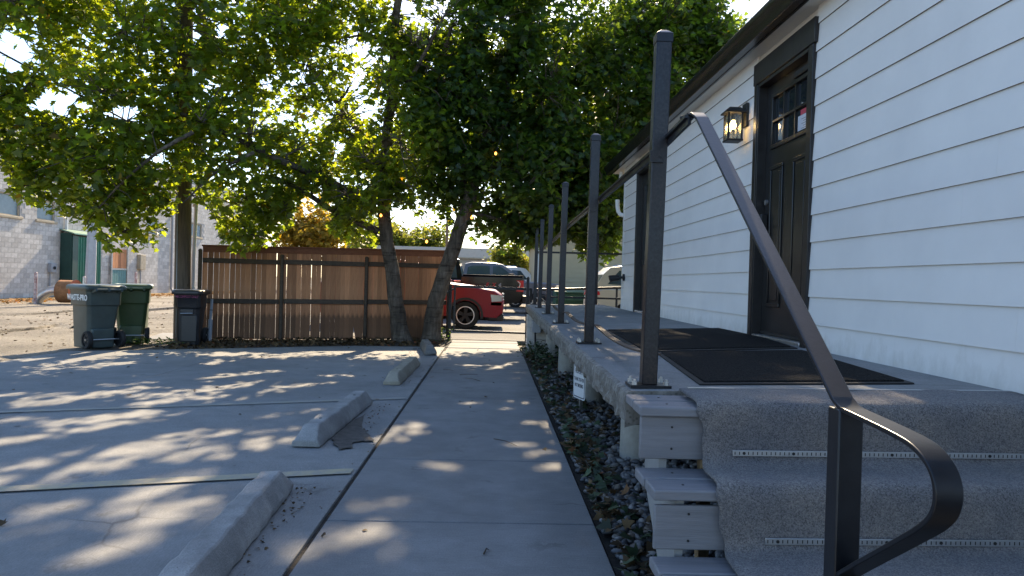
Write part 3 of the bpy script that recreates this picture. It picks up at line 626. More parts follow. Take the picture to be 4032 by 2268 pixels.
# ================================================================== RAILING
rail=thing('metal_railing',(.75,8.5,.78),'black steel railing with tall posts and looped stair handrail along the raised walkway','railing')
def px(y): return .672+.0150*(y-3.11)
PY=[3.11,5.28,7.84,10.1,12.4,14.3]; hw=.032
base_me=MB(); base_me.box(-.085,.085,-.065,.065,0,.012); bme=base_me.mesh('base_plate'); bme.materials.append(MT['steel'])
nut=MB(); nut.tube([(0,0,0),(0,0,.014)],.012,6); nut.tube([(0,0,.014),(0,0,.024)],.006,6); nme=nut.mesh('bolt',smooth=30); nme.materials.append(MT['galv'])
def post(x,y,zb,zt,lean=(0,0),cap=True):
    m=MB(); n=8; vs=[];fs=[]
    for zz in (zb+.012,zt-.03):
        k=(zz-zb)/(zt-zb)
        for a,b in ((-1,-1),(1,-1),(1,1),(-1,1)): vs.append((x+a*hw+lean[0]*k,y+b*hw+lean[1]*k,zz))
    m.add(vs,[(0,3,2,1),(4,5,6,7),(0,1,5,4),(1,2,6,5),(2,3,7,6),(3,0,4,7)])
    p=obj('post',m,MT['rust'],rail,loc=(x,y,zb),bevel=.004)
    tx,ty=x+lean[0],y+lean[1]
    m=MB(); q=hw+.003; c=.012
    m.add([(tx-q,ty-q,zt-.05),(tx+q,ty-q,zt-.05),(tx+q,ty+q,zt-.05),(tx-q,ty+q,zt-.05),(tx-q,ty-q,zt-.012),(tx+q,ty-q,zt-.012),(tx+q,ty+q,zt-.012),(tx-q,ty+q,zt-.012),(tx-c,ty-c,zt+.006),(tx+c,ty-c,zt+.006),(tx+c,ty+c,zt+.006),(tx-c,ty+c,zt+.006)],[(0,3,2,1),(0,1,5,4),(1,2,6,5),(2,3,7,6),(3,0,4,7),(4,5,9,8),(5,6,10,9),(6,7,11,10),(7,4,8,11),(8,9,10,11)])
    obj('post_cap',m,MT['steel'],p,bevel=.002)
    b=inst('base_plate',bme,(x,y,zb+.001),p)
    for sx in (-1,1):
        for sy in (-1,1): inst('bolt',nme,(x+sx*.066,y+sy*.047,zb+.0135),p)
    return p
for i,y in enumerate(PY):
    x=px(y); p=post(x,y,dz(x,y),2.27,(.022 if i==0 else .008,0))
    m=MB(); m.box(x-.028,x+.030,y-hw-.010,y-hw-.001,1.715,1.765); m.tube([(x-.014,y-hw-.013,1.74),(x-.014,y-hw-.010,1.74)],.008,8); m.tube([(x+.018,y-hw-.013,1.74),(x+.018,y-hw-.010,1.74)],.008,8)
    obj('bracket',m,MT['rust'],p)
RO=.052                                                     # rails run on the house side of the posts
def rx(y): return px(y)+RO
m=MB(); pr_=[(rx(2.74),2.74,1.835)]+[(rx(y),y,1.815 if y<9 else 1.79) for y in (3.3,5.3,7.8,10.1,12.4,14.3)]
for a,b in zip(pr_[:-1],pr_[1:]): m.beam(a,b,.036,.012); m.beam((a[0],a[1],a[2]-.018),(b[0],b[1],b[2]-.018),.012,.024); m.beam((a[0],a[1],a[2]+.009),(b[0],b[1],b[2]+.009),.02,.006)
obj('top_rail',m,MT['steel'],rail)
def flatbar(pts,wd,th):                                        # flat bar, wide across X, bent in the YZ plane
    m=MB(); vs=[];fs=[]; n=len(pts)
    for i,(x,y,z) in enumerate(pts):
        a=Vector(pts[max(i-1,0)]);b=Vector(pts[min(i+1,n-1)]); d=(b-a); d.x=0; d.normalize(); nn=Vector((0,-d.z,d.y))
        for s,t in ((-1,-1),(1,-1),(1,1),(-1,1)): vs.append((x+s*wd/2,y+nn.y*t*th/2,z+nn.z*t*th/2))
    for i in range(n-1):
        for k in range(4): fs.append((i*4+k,i*4+(k+1)%4,(i+1)*4+(k+1)%4,(i+1)*4+k))
    fs+=[(3,2,1,0),tuple(range(4*n-4,4*n))]; m.add(vs,fs); return m
hx=.750
hp=[(rx(2.80),2.80,1.842),(hx-.008,2.72,1.840),(hx,2.685,1.815),(hx,1.55,.972),(hx,1.515,.956),(hx,1.47,.954),(hx,1.30,.945),(hx,1.235,.936),(hx,1.190,.910),(hx,1.176,.875),(hx,1.184,.842),(hx,1.212,.812),(hx,1.27,.772),(hx,1.49,.625),(hx,1.52,.60)]
hp2=hp[:4]+smoothp(hp[3:],2)[1:]
obj('stair_handrail',flatbar(hp2,.047,.010),MT['steel'],rail,bevel=.002)
obj('newel_post',MB().box(hx-.026,hx+.026,1.505,1.557,.0,.955),MT['steel'],rail,bevel=.003)
# low bar close to the deck, bent and rusty
lp=[]
ys=np.linspace(3.15,14.25,90)
for y in ys:
    k=(y-3.11)/2.2; lp.append((rx(y)-.01+.012*math.sin(k*2.1),float(y),dz(rx(y),y)+.135-.045*abs(math.sin(k*math.pi))*(.9 if y<8 else .6)))
m=MB()
for a,b in zip(lp[:-1],lp[1:]): m.beam(a,b,.038,.009)
obj('low_bar',m,M('rusty_bar',(.075,.055,.045),.6,.4,var=.45,scale=16,bstr=.3),rail)
# end railing across the far end of the walkway
post(2.02,14.3,.80,2.2); 
for z0,z1,w_ in ((1.79,1.80,.045),(.93,.93,.035)):
    m=MB(); m.beam((px(14.3),14.3,z0),(2.75,14.3,z1),w_,.035); obj('end_rail',m,MT['steel'],rail)

# --- gate at the end of the sidewalk, and the handrail beyond
gt=thing('metal_gate',(0,14.95,0),'low black tube gate standing across the end of the sidewalk','gate')
obj('gate_post',MB().box(-.86,-.80,14.92,14.98,-.03,1.12),MT['steel'],gt,bevel=.003)
obj('gate_frame',MB().beam((-.74,14.95,.16),(-.74,14.95,1.10),.035,.035,(0,1,0)),MT['steel'],gt)
obj('gate_frame',MB().beam((-.76,14.95,1.085),(.82,15.0,1.06),.05,.05),MT['steel'],gt)
obj('gate_frame',MB().beam((-.74,14.95,.185),(.72,15.0,.165),.04,.04),MT['steel'],gt)
obj('gate_frame',MB().beam((.80,15.0,.0),(.80,15.0,1.06),.05,.05,(0,1,0)),MT['steel'],gt)
obj('latch',MB().beam((-.92,14.9,.93),(-.76,14.93,1.03),.03,.03),MT['black'],gt)
hr=thing('ramp_handrail',(1.7,15.3,0),'bright topped pipe handrail running behind the far end of the walkway','handrail')
obj('pipe',MB().tube([(.9,15.3,1.05),(1.6,15.3,1.085),(3.2,15.3,1.17)],.026,10),MT['steel'],hr,smooth=60)
for x in (.98,2.6): obj('leg',MB().tube([(x,15.3,-.02),(x,15.3,1.06+.05*(x-.9))],.024,10),MT['steel'],hr,smooth=60)
sp=thing('short_post',(.72,14.75,0),'short square black post beside the gate at the far walkway corner','post')
obj('shaft',MB().box(.69,.75,14.72,14.78,-.05,1.28),MT['steel'],sp,bevel=.003)
m=MB(); m.add([(.685,14.715,1.281),(.755,14.715,1.281),(.755,14.785,1.281),(.685,14.785,1.281),(.72,14.75,1.32)],[(0,3,2,1),(0,1,4),(1,2,4),(2,3,4),(3,0,4)]); obj('post_cap',m,MT['steel'],sp)

# --- no-smoking sign
sg=thing('property_sign',(.87,7.15,0),'white metal sign about a smoke free property under the walkway edge','sign')
pA,pB=Vector((.835,7.29,.085)),Vector((.915,6.995,.085)); ax=(pB-pA).normalized(); W_,H_=.305,.457
nrm=ax.cross(Vector((0,0,1))); 
def rrect(w,h,r,n=5):
    P=[]
    for cx_,cy_,a0 in ((w-r,r,-90),(w-r,h-r,0),(r,h-r,90),(r,r,180)):
        for i in range(n+1): t=rad(a0+90*i/n); P.append((cx_+r*math.cos(t),cy_+r*math.sin(t)))
    return P
def signplate(w,h,r,o,z0,z1): 
    m=MB(); m.prism(rrect(w,h,r),lambda p,a: pA+ax*(p[0]+o)+Vector((0,0,p[1]+o))+nrm*a,z0,z1); return m
swhite=M('sign_white',(.75,.76,.78),.4,var=.04); snavy=M('sign_navy',(.02,.025,.05),.45,var=.1)
obj('plate',signplate(W_,H_,.035,0,0,.002),swhite,sg)
obj('border',signplate(W_-.024,H_-.024,.028,.012,.0025,.003),snavy,sg)
obj('face',signplate(W_-.044,H_-.044,.02,.022,.0035,.004),swhite,sg)
for s,zz,h in (('THIS IS A',.385,.058),('SMOKE-FREE',.325,.062),('PROPERTY',.262,.062),('THANK YOU FOR',.187,.048),('NOT SMOKING',.128,.048)):
    wd={'THIS IS A':.17,'SMOKE-FREE':.235,'PROPERTY':.2,'THANK YOU FOR':.245,'NOT SMOKING':.21}[s]
    o=textmesh(s,h,snavy,'lettering',sg,Matrix.Identity(4),.0003,.0012)
    xs=[v.co.x for v in o.data.vertices]; kx=wd/(max(xs)-min(xs))
    o.data.transform(Matrix.Diagonal((kx,1.0,1,1)))
    o.data.transform(frame(pA+ax*(W_/2)+Vector((0,0,zz))+nrm*.0047-sg.location,ax,(0,0,1)))
m=MB(); p=pA+ax*(W_/2)-nrm*.02; m.beam(p+Vector((0,0,-.15)),p+Vector((0,0,.54)),.03,.03,ax); obj('stake',m,MT['galv'],sg)

# ================================================================== WHEEL STOPS
def wheelstop(c0,c1,mat,label,tilt=0,z=.004):
    c0=Vector((*c0,0));c1=Vector((*c1,0)); d=c1-c0; Ln=d.length; rz=math.atan2(d.y,d.x)
    t=thing('wheel_stop',(c0+c1)/2+Vector((0,0,z)),label,'wheel stop',rz,'concrete wheel stops along the sidewalk'); t.rotation_euler=(tilt,0,rz)
    r=random.Random(int(c0.y*100)); n=26; vs=[];fs=[]
    for i in range(n+1):
        u=i/n; x=-Ln/2+Ln*u; e=min(1,min(u,1-u)*Ln/.16+.32)
        j=lambda s=.0055: r.uniform(-s,s)
        h=.135*e; pts=[(-.098,0),(-.098+.004*(1-e),.035),(-.052,h),(.052,h),(.098,.035),(.098,0)]
        if e<.99: pts=[(-.098,0),(-.096,min(.04,h)),(-.052-.03*(1-e),h),(.052+.03*(1-e),h),(.096,min(.04,h)),(.098,0)]
        for a,b in pts: vs.append((x+j()*(0<i<n),a+j(),max(0,b+j()*(b>.02))))
    k=6
    for i in range(n):
        for q in range(k): fs.append((i*k+q,i*k+(q+1)%k,(i+1)*k+(q+1)%k,(i+1)*k+q))
    fs+=[tuple(range(k)),tuple(range(n*k,n*k+k))[::-1]]
    m=MB(); m.add(vs,fs); obj('concrete_bar',m,mat,t,local=True,bevel=.008)
    pm=MB(); pm.tube([(0,0,.0),(0,0,.004)],.011,8); pme=pm.mesh('anchor_pin'); pme.materials.append(MT['rubber'])
    for x in (-Ln*.3,Ln*.3):
        o=bpy.data.objects.new('anchor_pin',pme); link(o,t); o.location=(x,0,.1325)
    return t
wheelstop((-1.075,2.32),(-1.175,4.17),MT['stop'],'pale pitted concrete wheel stop nearest the camera')
wheelstop((-1.27,5.20),(-1.20,7.10),MT['stop'],'pale concrete wheel stop beside the dark asphalt patch')
wheelstop((-1.09,8.32),(-1.06,10.35),MT['stop_tan'],'tan wheel stop, third from the camera, with dry leaves around it')
wheelstop((-.93,11.72),(-1.16,13.25),MT['stop_dark'],'dark broken wheel stop lying askew before the leaning trunks',tilt=rad(-7),z=.012)
def strew(n,x0,x1,y0,y1,z=.004): return [(nrg.uniform(x0,x1),nrg.uniform(y0,y1),z) for _ in range(n)]
pts=strew(90,-1.07,-.95,2.6,4.2)+strew(60,-1.05,-.92,5.6,7.1)+strew(130,-1.3,-.92,8.2,10.3)+strew(110,-1.35,-1.05,11.3,12.9)+strew(60,-.86,-.76,2.5,13.5)
litter('leaf_debris','small dry leaf crumbs gathered beside the wheel stops',MT['litter'],pts,(.008,.022),.006,.4)
pts=[(-.2+nrg.uniform(-5.5,.7),nrg.uniform(3,13),.004) for _ in range(70)]
litter('scattered_leaves','single dry leaves scattered over the concrete lot and sidewalk',MT['litter'],pts,(.02,.055),.006,.4)
tw=MB()
for (x,y),(x2,y2) in (((1945,1728),(2035,1755)),((1745,1454),(1785,1460)),((1810,1476),(1880,1475)),((1890,1500),(1830,1488)),((1905,2180),(1925,2165))):
    a=onz(x,y,.008);b=onz(x2,y2,.008); tw.tube([a,(a+b)/2+Vector((.0,.03,.004)),b],[.004,.003,.002],5)
tag(obj('twigs',tw,MT['bark']),'thin dry twigs lying on the sidewalk','twigs')['kind']='stuff'

# ================================================================== CEDAR FENCE
fA,fB=Vector((-5.27,13.62,0)),Vector((-.93,15.12,0)); fd=(fB-fA).normalized(); fn=Vector((fd.y,-fd.x,0))   # fn faces the camera
fl_=(fB-fA).length; frz=math.atan2(fd.y,fd.x)
fence=thing('cedar_fence',(fA+fB)/2,'tall brown cedar picket fence behind the parking lot','fence')
fz=lambda s: 1.60+.085*s/fl_
s=0; i=0
while s<fl_-.05:
    wd=.088+rng.uniform(-.004,.004); gap=rng.choice([.001,.001,.002,.003,.004,.008]); h=fz(s); b0=-.01+rng.uniform(0,.02)
    m=MB()
    if i==30: m.prism([(0,.25),(wd*.55,b0),(wd,b0),(wd,h),(0,h)],lambda p,a:(p[0],a,p[1]),-.009,.009)   # chewed off corner
    else: m.box(0,wd,-.009,.009,b0,h)
    o=obj('picket',m,MT['picket'],fence,local=True); P=fA+fd*s-fence.location; o.location=(P.x+fn.x*rng.uniform(-.002,.002),P.y,0); o.rotation_euler=(0,rng.uniform(-.002,.002),frz)
    s+=wd+gap; i+=1
for zr in (1.44,.70):
    for s0,s1 in ((0,1.34),(1.42,2.92),(3.0,fl_)):
        m=MB(); zz=zr+.05*(s0/fl_); m.beam(fA+fd*s0+fn*.032+Vector((0,0,zz)),fA+fd*s1+fn*.032+Vector((0,0,zr+.05*(s1/fl_)-.01)),.042,.088); obj('rail',m,MT['fence_rail'],fence,bevel=.004)
for s0,zt in ((-.04,1.6),(1.38,1.55),(2.96,1.57),(fl_+.04,1.6)):
    p=fA+fd*s0+fn*.06; m=MB(); m.tube([p+Vector((0,0,-.1)),p+Vector((0,0,zt))],.036,10); m.tube([p+Vector((0,0,zt)),p+Vector((0,0,zt+.03)),p+Vector((0,0,zt+.045))],[.04,.036,.012],10); obj('post',m,MT['fence_rail'],fence,smooth=40)
m=MB(); m.beam(fA+fn*.02+Vector((0,0,1.64)),fB+fn*.02+Vector((0,0,1.725)),.02,.10); obj('fascia_board',m,MT['fence_cap'],fence,bevel=.003)
m=MB(); m.beam(fA-fd*.02+Vector((0,0,1.705)),fB+fd*.02+Vector((0,0,1.79)),.13,.03); obj('cap_board',m,MT['fence_cap'],fence,bevel=.004)
# leaves and weeds on the soil strip
pts=[]
for _ in range(1900):
    u=nrg.uniform(0,1); v=nrg.beta(1.2,1.3); a=fA+fd*(fl_*u)+fn*.1; q=Vector((-5.2+4.3*u,np.interp(-5.2+4.3*u,[-6.25,-4.6,-2.4,-.86],[11.05,11.88,13.08,13.28]),0)); p=a.lerp(q,v); pts.append((p.x,p.y,-.005))
litter('fence_leaf_litter','brown leaf litter on the soil along the cedar fence',MT['litter'],pts,(.03,.09),.05,.7)
def weeds(name,label,cx,cy,n,rx_,ry_,h,mat=None,size=(.03,.07)):
    p=np.stack([nrg.normal(cx,rx_,n),nrg.normal(cy,ry_,n),nrg.uniform(.0,h,n)],1); a=nrg.uniform(0,6.28,n)
    o=leafobj(name,mat or MT['weed'],None,p,np.stack([np.cos(a),np.sin(a),nrg.uniform(-.2,.8,n)],1),np.stack([nrg.normal(0,.5,n),nrg.normal(0,.5,n),np.ones(n)],1),nrg.uniform(*size,n),base=OVAL,tri=OTRI)
    return tag(o,label,'weeds')
weeds('weeds','low green weeds at the foot of the gate post',-1.0,14.6,260,.10,.2,.25)
weeds('bin_weeds','low green weeds between the green bins and the black bin',-5.55,12.35,300,.25,.12,.10)
weeds('bed_vine','dark trailing leaves at the far end of the stone bed',.78,12.0,420,.12,.8,.16,MT['litter_green'],(.05,.09))

# ================================================================== TREES
def bez(P,n=8):
    P=[Vector(p) for p in P]; out=[]
    for i in range(len(P)-1):
        p0=P[max(i-1,0)];p1=P[i];p2=P[i+1];p3=P[min(i+2,len(P)-1)]
        for k in range(n):
            t=k/n; out.append(.5*((2*p1)+(p2-p0)*t+(2*p0-5*p1+4*p2-p3)*t*t+(3*p1-p0-3*p2+p3)*t**3))
    return out+[P[-1]]
def ok(p):
    x,y,z=p
    if x>1.75 and y<13.6 and z<3.5: return False
    if x>1.6 and y<12.9 and z<3.35+max(0,(x-1.9))*.5+.25: return False
    if z<1.1: return False
    if x<-5.9 and z<1.5: return False
    # keep the sight line to the cars and the gate open
    if .2<y/14 and y>1:
        sx=CX+F*((x*_R.x+y*_R.y+(z-CAMH)*_R.z)/(x*_f.x+y*_f.y+(z-CAMH)*_f.z)); sy=CY-F*((x*_U.x+y*_U.y+(z-CAMH)*_U.z)/(x*_f.x+y*_f.y+(z-CAMH)*_f.z))
        if not CROWN(sx,sy): return False
    return True
# the crowns' lower outline as directions from the viewpoint: (x, lowest y) in photo pixels
LOW=[(-400,640),(0,640),(60,800),(150,830),(210,860),(330,900),(400,1005),(620,1010),(660,880),(700,800),(830,830),(880,980),(960,1050),(1000,1020),(1090,970),(1160,880),(1200,800),(1330,960),(1400,1000),(1480,990),(1500,850),(1570,840),(1600,960),(1680,1000),(1830,960),(1920,1020),(2060,1000),(2150,985),(2260,960),(2300,1050),(2380,1060),(2440,1000),(2460,900),(5000,900)]
HOLES=[(735,70,30,75),(730,240,27,55),(722,420,25,45),(716,760,26,80),(770,110,14,50),(230,400,110,55),(60,200,100,85),(480,440,60,30),(1230,840,75,75),(1600,900,55,70),(1330,560,22,30),(1050,330,25,22),(880,120,25,30),(1420,420,18,30),(2960,20,70,45),(620,620,60,22)]
def CROWN(sx,sy):
    for i in range(len(LOW)-1):
        if LOW[i][0]<=sx<LOW[i+1][0]:
            k=(sx-LOW[i][0])/(LOW[i+1][0]-LOW[i][0]); 
            if sy>LOW[i][1]+k*(LOW[i+1][1]-LOW[i][1])-18: return False
    for hx_,hy_,a,b in HOLES:
        w_=1+.45*math.sin(sx*.061+sy*.043)+.35*math.sin(sy*.11-sx*.037)+.25*math.sin(sx*.17)
        if ((sx-hx_)/a)**2+((sy-hy_)/b)**2<w_: return False
    return True
# gaps in the crowns: leaves are left out along the sun's path to these patches of lit ground
def _g6(x,y): return onz(x*.668,1300+y*.668)
def _g4(x,y): return onz(1100+x*.7025,1250+y*.7025)
GAPS=[]
for x0,y0,x1,y1,r_ in ((30,660,740,535,.11),(60,900,500,800,.14),(300,800,1250,610,.20),(1150,730,1600,650,.20),(280,560,860,490,.12),(860,395,1600,305,.15),(830,440,1280,385,.12),(160,440,860,345,.13),(1280,430,1750,330,.12),(1320,270,1620,245,.12),(1600,155,2000,125,.22),(1280,145,1480,138,.16),(430,158,630,120,.22),(540,215,700,195,.13),(1190,300,1290,285,.10),(660,325,850,315,.10),(0,960,230,920,.06),(850,1150,1180,1010,.06),(420,1370,720,1270,.06),(150,1080,400,1040,.04),(700,1060,880,930,.06),(1050,900,1220,830,.06),(0,540,150,520,.08),(1340,620,1820,570,.07),(1060,500,1180,480,.07),(920,535,1010,525,.06),(1500,520,1880,470,.08),(1200,200,1300,180,.08),(0,390,70,380,.1),(100,420,300,375,.08),(1850,320,1920,315,.09),(1960,270,2030,270,.1)):
    a,b=_g6(x0,y0),_g6(x1,y1); GAPS.append((a.x,a.y,b.x,b.y,r_))
for x0,y0,x1,y1,r_ in ((610,690,740,600,.10),(690,660,790,655,.07),(780,545,820,545,.05),(1040,485,1080,485,.05),(1250,470,1300,480,.05),(1300,515,1310,510,.05),(1350,482,1400,482,.05),(1340,720,1390,720,.06),(1490,845,1540,845,.06),(830,830,920,850,.06),(520,1330,600,1310,.06),(560,1180,570,1260,.04),(230,1280,360,1270,.10),(120,1340,180,1330,.08),(1440,760,1500,760,.05),(1260,345,1330,345,.07),(1340,310,1370,310,.06),(1400,590,1500,600,.07),(1040,270,1150,270,.08),(1200,290,1330,250,.06),(480,1060,520,1060,.05),(1470,500,1500,500,.06)):
    a,b=_g4(x0,y0),_g4(x1,y1); GAPS.append((a.x,a.y,b.x,b.y,r_))
def sunlit(P):
    g=P[:,:2]-P[:,2:3]*np.array([[sv.x/sv.z,sv.y/sv.z]]); hit=np.zeros(len(P),bool)
    wob=1+.28*np.sin(g[:,0]*17+g[:,1]*9)+.22*np.sin(g[:,1]*23-g[:,0]*13)
    for x0,y0,x1,y1,r_ in GAPS:
        d=np.array([x1-x0,y1-y0]); L2=max(d@d,1e-6); t=np.clip(((g-np.array([x0,y0]))@d)/L2,0,1); q=g-(np.array([x0,y0])+t[:,None]*d)
        hit|=np.hypot(q[:,0],q[:,1])<r_*wob*1.25+.04
    return hit&(nrg.uniform(0,1,len(P))>.03)
def tree(name,loc,label,trunk,limbs,blobs,nsec,nclus,nleaf,lsize,mat,seed,crad=.30,check=True,group=None,up=.35):
    r=np.random.default_rng(seed); rr=random.Random(seed)
    t=thing(name,loc,label,'tree',group=group)
    samples=[]; 
    def limb(pts,r0,r1,nm,n=10,bn=6):
        P=bez(pts,bn); k=len(P); rs=[r0+(r1-r0)*(i/(k-1))**.8 for i in range(k)]
        if nm=='trunk': rs=[x*(1+.8*math.exp(-i*.9)) for i,x in enumerate(rs)]
        P=[p+Vector((rr.uniform(-1,1),rr.uniform(-1,1),0))*rs[i]*.10 for i,p in enumerate(P)]
        m=MB(); m.tube(P,rs,n); obj(nm,m,MT['bark'],t,smooth=80)
        for i,p in enumerate(P):
            if i>k*.3: samples.append((p,rs[i]))
    limb(*trunk,'trunk',14)
    for l in limbs: limb(*l,'limb')
    W=np.array([b[6] for b in blobs],float); W/=W.sum()
    def pick(n,edge=.5,mitchell=0):
        out=[]; tries=0; acc=np.zeros((n,3)); wt=np.array([1,.45,1])
        while len(out)<n and tries<n*60:
            tries+=1; b=blobs[r.choice(len(blobs),p=W)]; v=r.normal(size=3); v/=np.linalg.norm(v); v*=r.uniform(0,1)**edge
            p=(b[0]+v[0]*b[3],b[1]+v[1]*b[4],b[2]+v[2]*b[5])
            if check and not ok(p): continue
            if mitchell and out:
                q=np.array(p)
                if (np.abs((acc[:len(out)]-q)*wt).max(1).min())<mitchell*r.uniform(.3,1.0) and tries<n*25: continue
            acc[len(out)]=p; out.append(Vector(p))
        return out
    tw=MB(); 
    for p in pick(nsec,.4):
        q,qr=min(samples,key=lambda s:(s[0]-p).length+ (2.0 if s[0].z>p.z+.8 else 0))
        d=p-q; mid=q.lerp(p,.5)+Vector((rr.uniform(-.2,.2),rr.uniform(-.2,.2),.12*d.length))
        P=bez([q,mid,p],5); r0=min(qr*.7,.05); rs=[r0*(1-.8*i/(len(P)-1)) for i in range(len(P))]; tw.tube(P,rs,6,False)
        for i in range(2,len(P)): samples.append((P[i],rs[i]))
    SA=np.array([s[0] for s in samples])
    pos=[];dr=[];ups=[]
    for p in pick(nclus,.45,.14 if check else 0):
        pv=np.array(p); dd=np.linalg.norm(SA-pv,axis=1); j=int(dd.argmin()); q=Vector(SA[j])
        d=p-q
        if d.length>.08 and d.length<2.2:
            mid=q.lerp(p,.55)+Vector((rr.uniform(-.08,.08),rr.uniform(-.08,.08),.08*d.length)); tw.tube([q,mid,p],[.012,.008,.004],4,False)
        n=int(nleaf*r.uniform(.6,1.4)); k=r.uniform(-.35,1,n)[:,None]**1 if False else r.uniform(.3,1.0,n)[:,None]
        c=np.array(q)[None]*(1-k)+pv[None]*k if d.length<1.2 else np.repeat(pv[None],n,0)
        c=c+r.normal(0,crad*.55,(n,3))*np.array([1,1,.75])
        pos.append(c); a=r.uniform(0,6.283,n); dr.append(np.stack([np.cos(a),np.sin(a),r.uniform(-1.3,.15,n)],1)); ups.append(np.stack([r.normal(0,.55,n),r.normal(0,.55,n)-.1,np.full(n,up+.5)],1))
    obj('twigs',tw,MT['bark'],t,smooth=80)['kind']='stuff'
    pos=np.concatenate(pos);dr=np.concatenate(dr);ups=np.concatenate(ups)
    if check:
        keep=np.array([ok(p) for p in pos])&~sunlit(pos); pos=pos[keep];dr=dr[keep];ups=ups[keep]
    leafobj('crown',mat,t,pos,dr,ups,r.uniform(*lsize,len(pos)))
    return t
def S(x,y,Y): p=ony(x,y,Y); return (p.x,p.y,p.z)
# left maple
tree('maple_tree',(-1.68,14.15,0),'open sunlit maple with long limbs reaching left over the parking lot',
  ([(-1.68,14.15,-.1),S(1555,1150,14.1),S(1515,860,14.0),S(1520,600,13.9),S(1545,330,13.9),S(1560,60,13.9),(-1.7,14.0,8.2)],.165,.06),
  [([S(1490,910,14.0),S(1330,840,13.7),S(1180,745,13.3),S(1050,690,12.9)],.075,.03),
   ([S(1470,820,14.0),S(1290,710,13.4),S(1110,635,12.7),S(900,530,12.4),S(700,440,12.2)],.095,.025),
   ([S(1440,790,14.0),S(1200,690,13.6),S(1000,600,13.3),S(760,500,13.0),S(520,400,12.8),S(300,260,12.6)],.08,.018),
   ([S(1500,640,14.0),S(1380,470,14.3),S(1250,300,14.8),S(1120,60,15.2)],.08,.03),
   ([S(1520,480,13.9),S(1650,250,13.4),S(1750,60,13.0)],.06,.02),
   ([S(760,520,11.4),S(620,600,11.2),S(480,720,11.2),S(380,830,11.3)],.035,.012),
   ([S(1000,600,12),S(850,680,11.8),S(720,800,11.8)],.03,.01)],
  [(-5.4,12.3,3.5,2.0,.8,1.7,1.6),(-6.9,11.4,3.3,1.8,.7,1.3,1.2),(-6.3,12.0,5.4,2.7,.9,1.5,1.5),(-3.2,13.5,4.4,2.1,.9,2.0,1.5),(-2.4,14.0,6.8,2.6,1.2,2.0,.55),(-5.2,13.0,7.4,2.8,1.4,1.6,.6),(-3.9,13.3,2.3,1.5,.6,.7,1.0),(-1.7,13.4,3.6,1.0,.7,1.4,.35),(-5.9,11.7,2.2,.75,.6,.75,.30),(-7.0,11.2,2.5,1.0,.6,.8,.3),(-2.8,14.0,8.8,3.6,1.0,1.5,2.3),(-7.6,11.4,4.6,1.5,.8,1.6,.5),(-1.9,13.7,5.0,1.4,.7,2.2,1.3),(-3.9,13.2,5.6,2.0,.7,1.4,1.0),(-3.0,13.4,2.9,1.5,.6,.9,.6),(-3.3,15.7,2.5,1.7,.5,.8,.9),(-2.5,15.5,3.9,1.5,.5,1.0,.7)],  # highest blob, out of view, added to shade the near ground
  150,2600,22,(.085,.15),MT['leaf'],11,.40)
# right maple, leaning, dense
tree('maple_tree',(-1.16,14.3,0),'dense dark maple leaning right behind the walkway railing',
  ([(-1.16,14.3,-.1),S(1720,1180,14.2),S(1790,960,14.1),S(1850,780,14.1),S(1910,560,14.2),S(1990,330,14.4),S(2060,100,14.8),(1.1,15.2,8.6)],.175,.07),
  [([S(1850,780,14.1),S(1760,560,14.0),S(1720,330,13.9),S(1780,100,13.7)],.08,.03),
   ([S(1920,540,14.2),S(2120,400,14.6),S(2350,250,15.2),S(2600,120,15.8)],.08,.03),
   ([S(1880,680,14.1),S(2050,620,14.2),S(2250,600,14.8),S(2420,640,15.4)],.07,.025),
   ([S(1830,830,14.1),S(1950,860,14.4),S(2120,900,14.9),S(2300,940,15.4)],.045,.015)],
  [(.3,14.6,3.6,2.2,1.3,1.7,1.6),(1.8,15.6,4.2,2.4,1.6,2.0,1.8),(3.4,16.4,5.4,2.4,1.8,1.8,1.3),(.2,14.4,5.8,2.3,1.3,1.5,1.1),(2.2,15.8,7.0,2.6,1.6,1.5,.6),(-.9,13.9,4.4,1.2,.8,1.8,.5),(1.5,15.2,2.3,1.9,1.0,.7,.8),(4.6,16.6,4.4,1.8,1.6,1.6,.8),(5.2,17.2,5.4,1.5,1.3,2.2,1.0),(4.2,16.8,7.2,1.8,1.2,1.2,1.1),(-.7,14.0,5.6,1.3,.8,1.6,.8),(.4,14.6,8.2,2.8,1.1,1.3,1.4),(2.4,15.6,3.2,1.8,1.0,1.2,.8)],  # the blob highest up is unseen, added to keep the near walk shaded
  130,3500,28,(.09,.155),MT['leaf_dark'],23,.34)
# far trees
def fartree(loc,label,h,rx_,mat,seed,n=60,nl=26,ls=(.16,.3)):
    x,y=loc; z0=h*.35
    tree('background_tree',(x,y,0),label,([(x,y,-.2),(x+.1,y,z0),(x,y+.1,h*.8)],.14*h/6,.04),[([(x,y,z0),(x+rx_*.5,y,h*.6)],.07,.02),([(x,y,z0*1.1),(x-rx_*.5,y,h*.62)],.07,.02)],
      [(x,y,h*.64,rx_,rx_,h*.34,1),(x+rx_*.4,y,h*.5,rx_*.6,rx_*.6,h*.2,.4),(x-rx_*.4,y,h*.55,rx_*.6,rx_*.6,h*.22,.4)],12,n,nl,ls,mat,seed,rx_*.28,False,'trees far beyond the fence')
fartree((-15.5,63),'yellow autumn tree far beyond the cedar fence',8.0,2.9,MT['leaf_yellow'],31,120,40,(.25,.45))
fartree((-10.5,70),'green round tree far beyond the cedar fence, right of the yellow one',7.6,3.2,MT['leaf_far'],32,120,40,(.25,.45))
fartree((-6.2,74),'dull green tree far behind the left trunk',7.0,3.0,MT['leaf_far'],36,110,40,(.25,.45))
fartree((1.0,38),'small pale feathery tree behind the parked cars',3.9,1.3,MT['leaf_far'],33,90,34,(.10,.2))
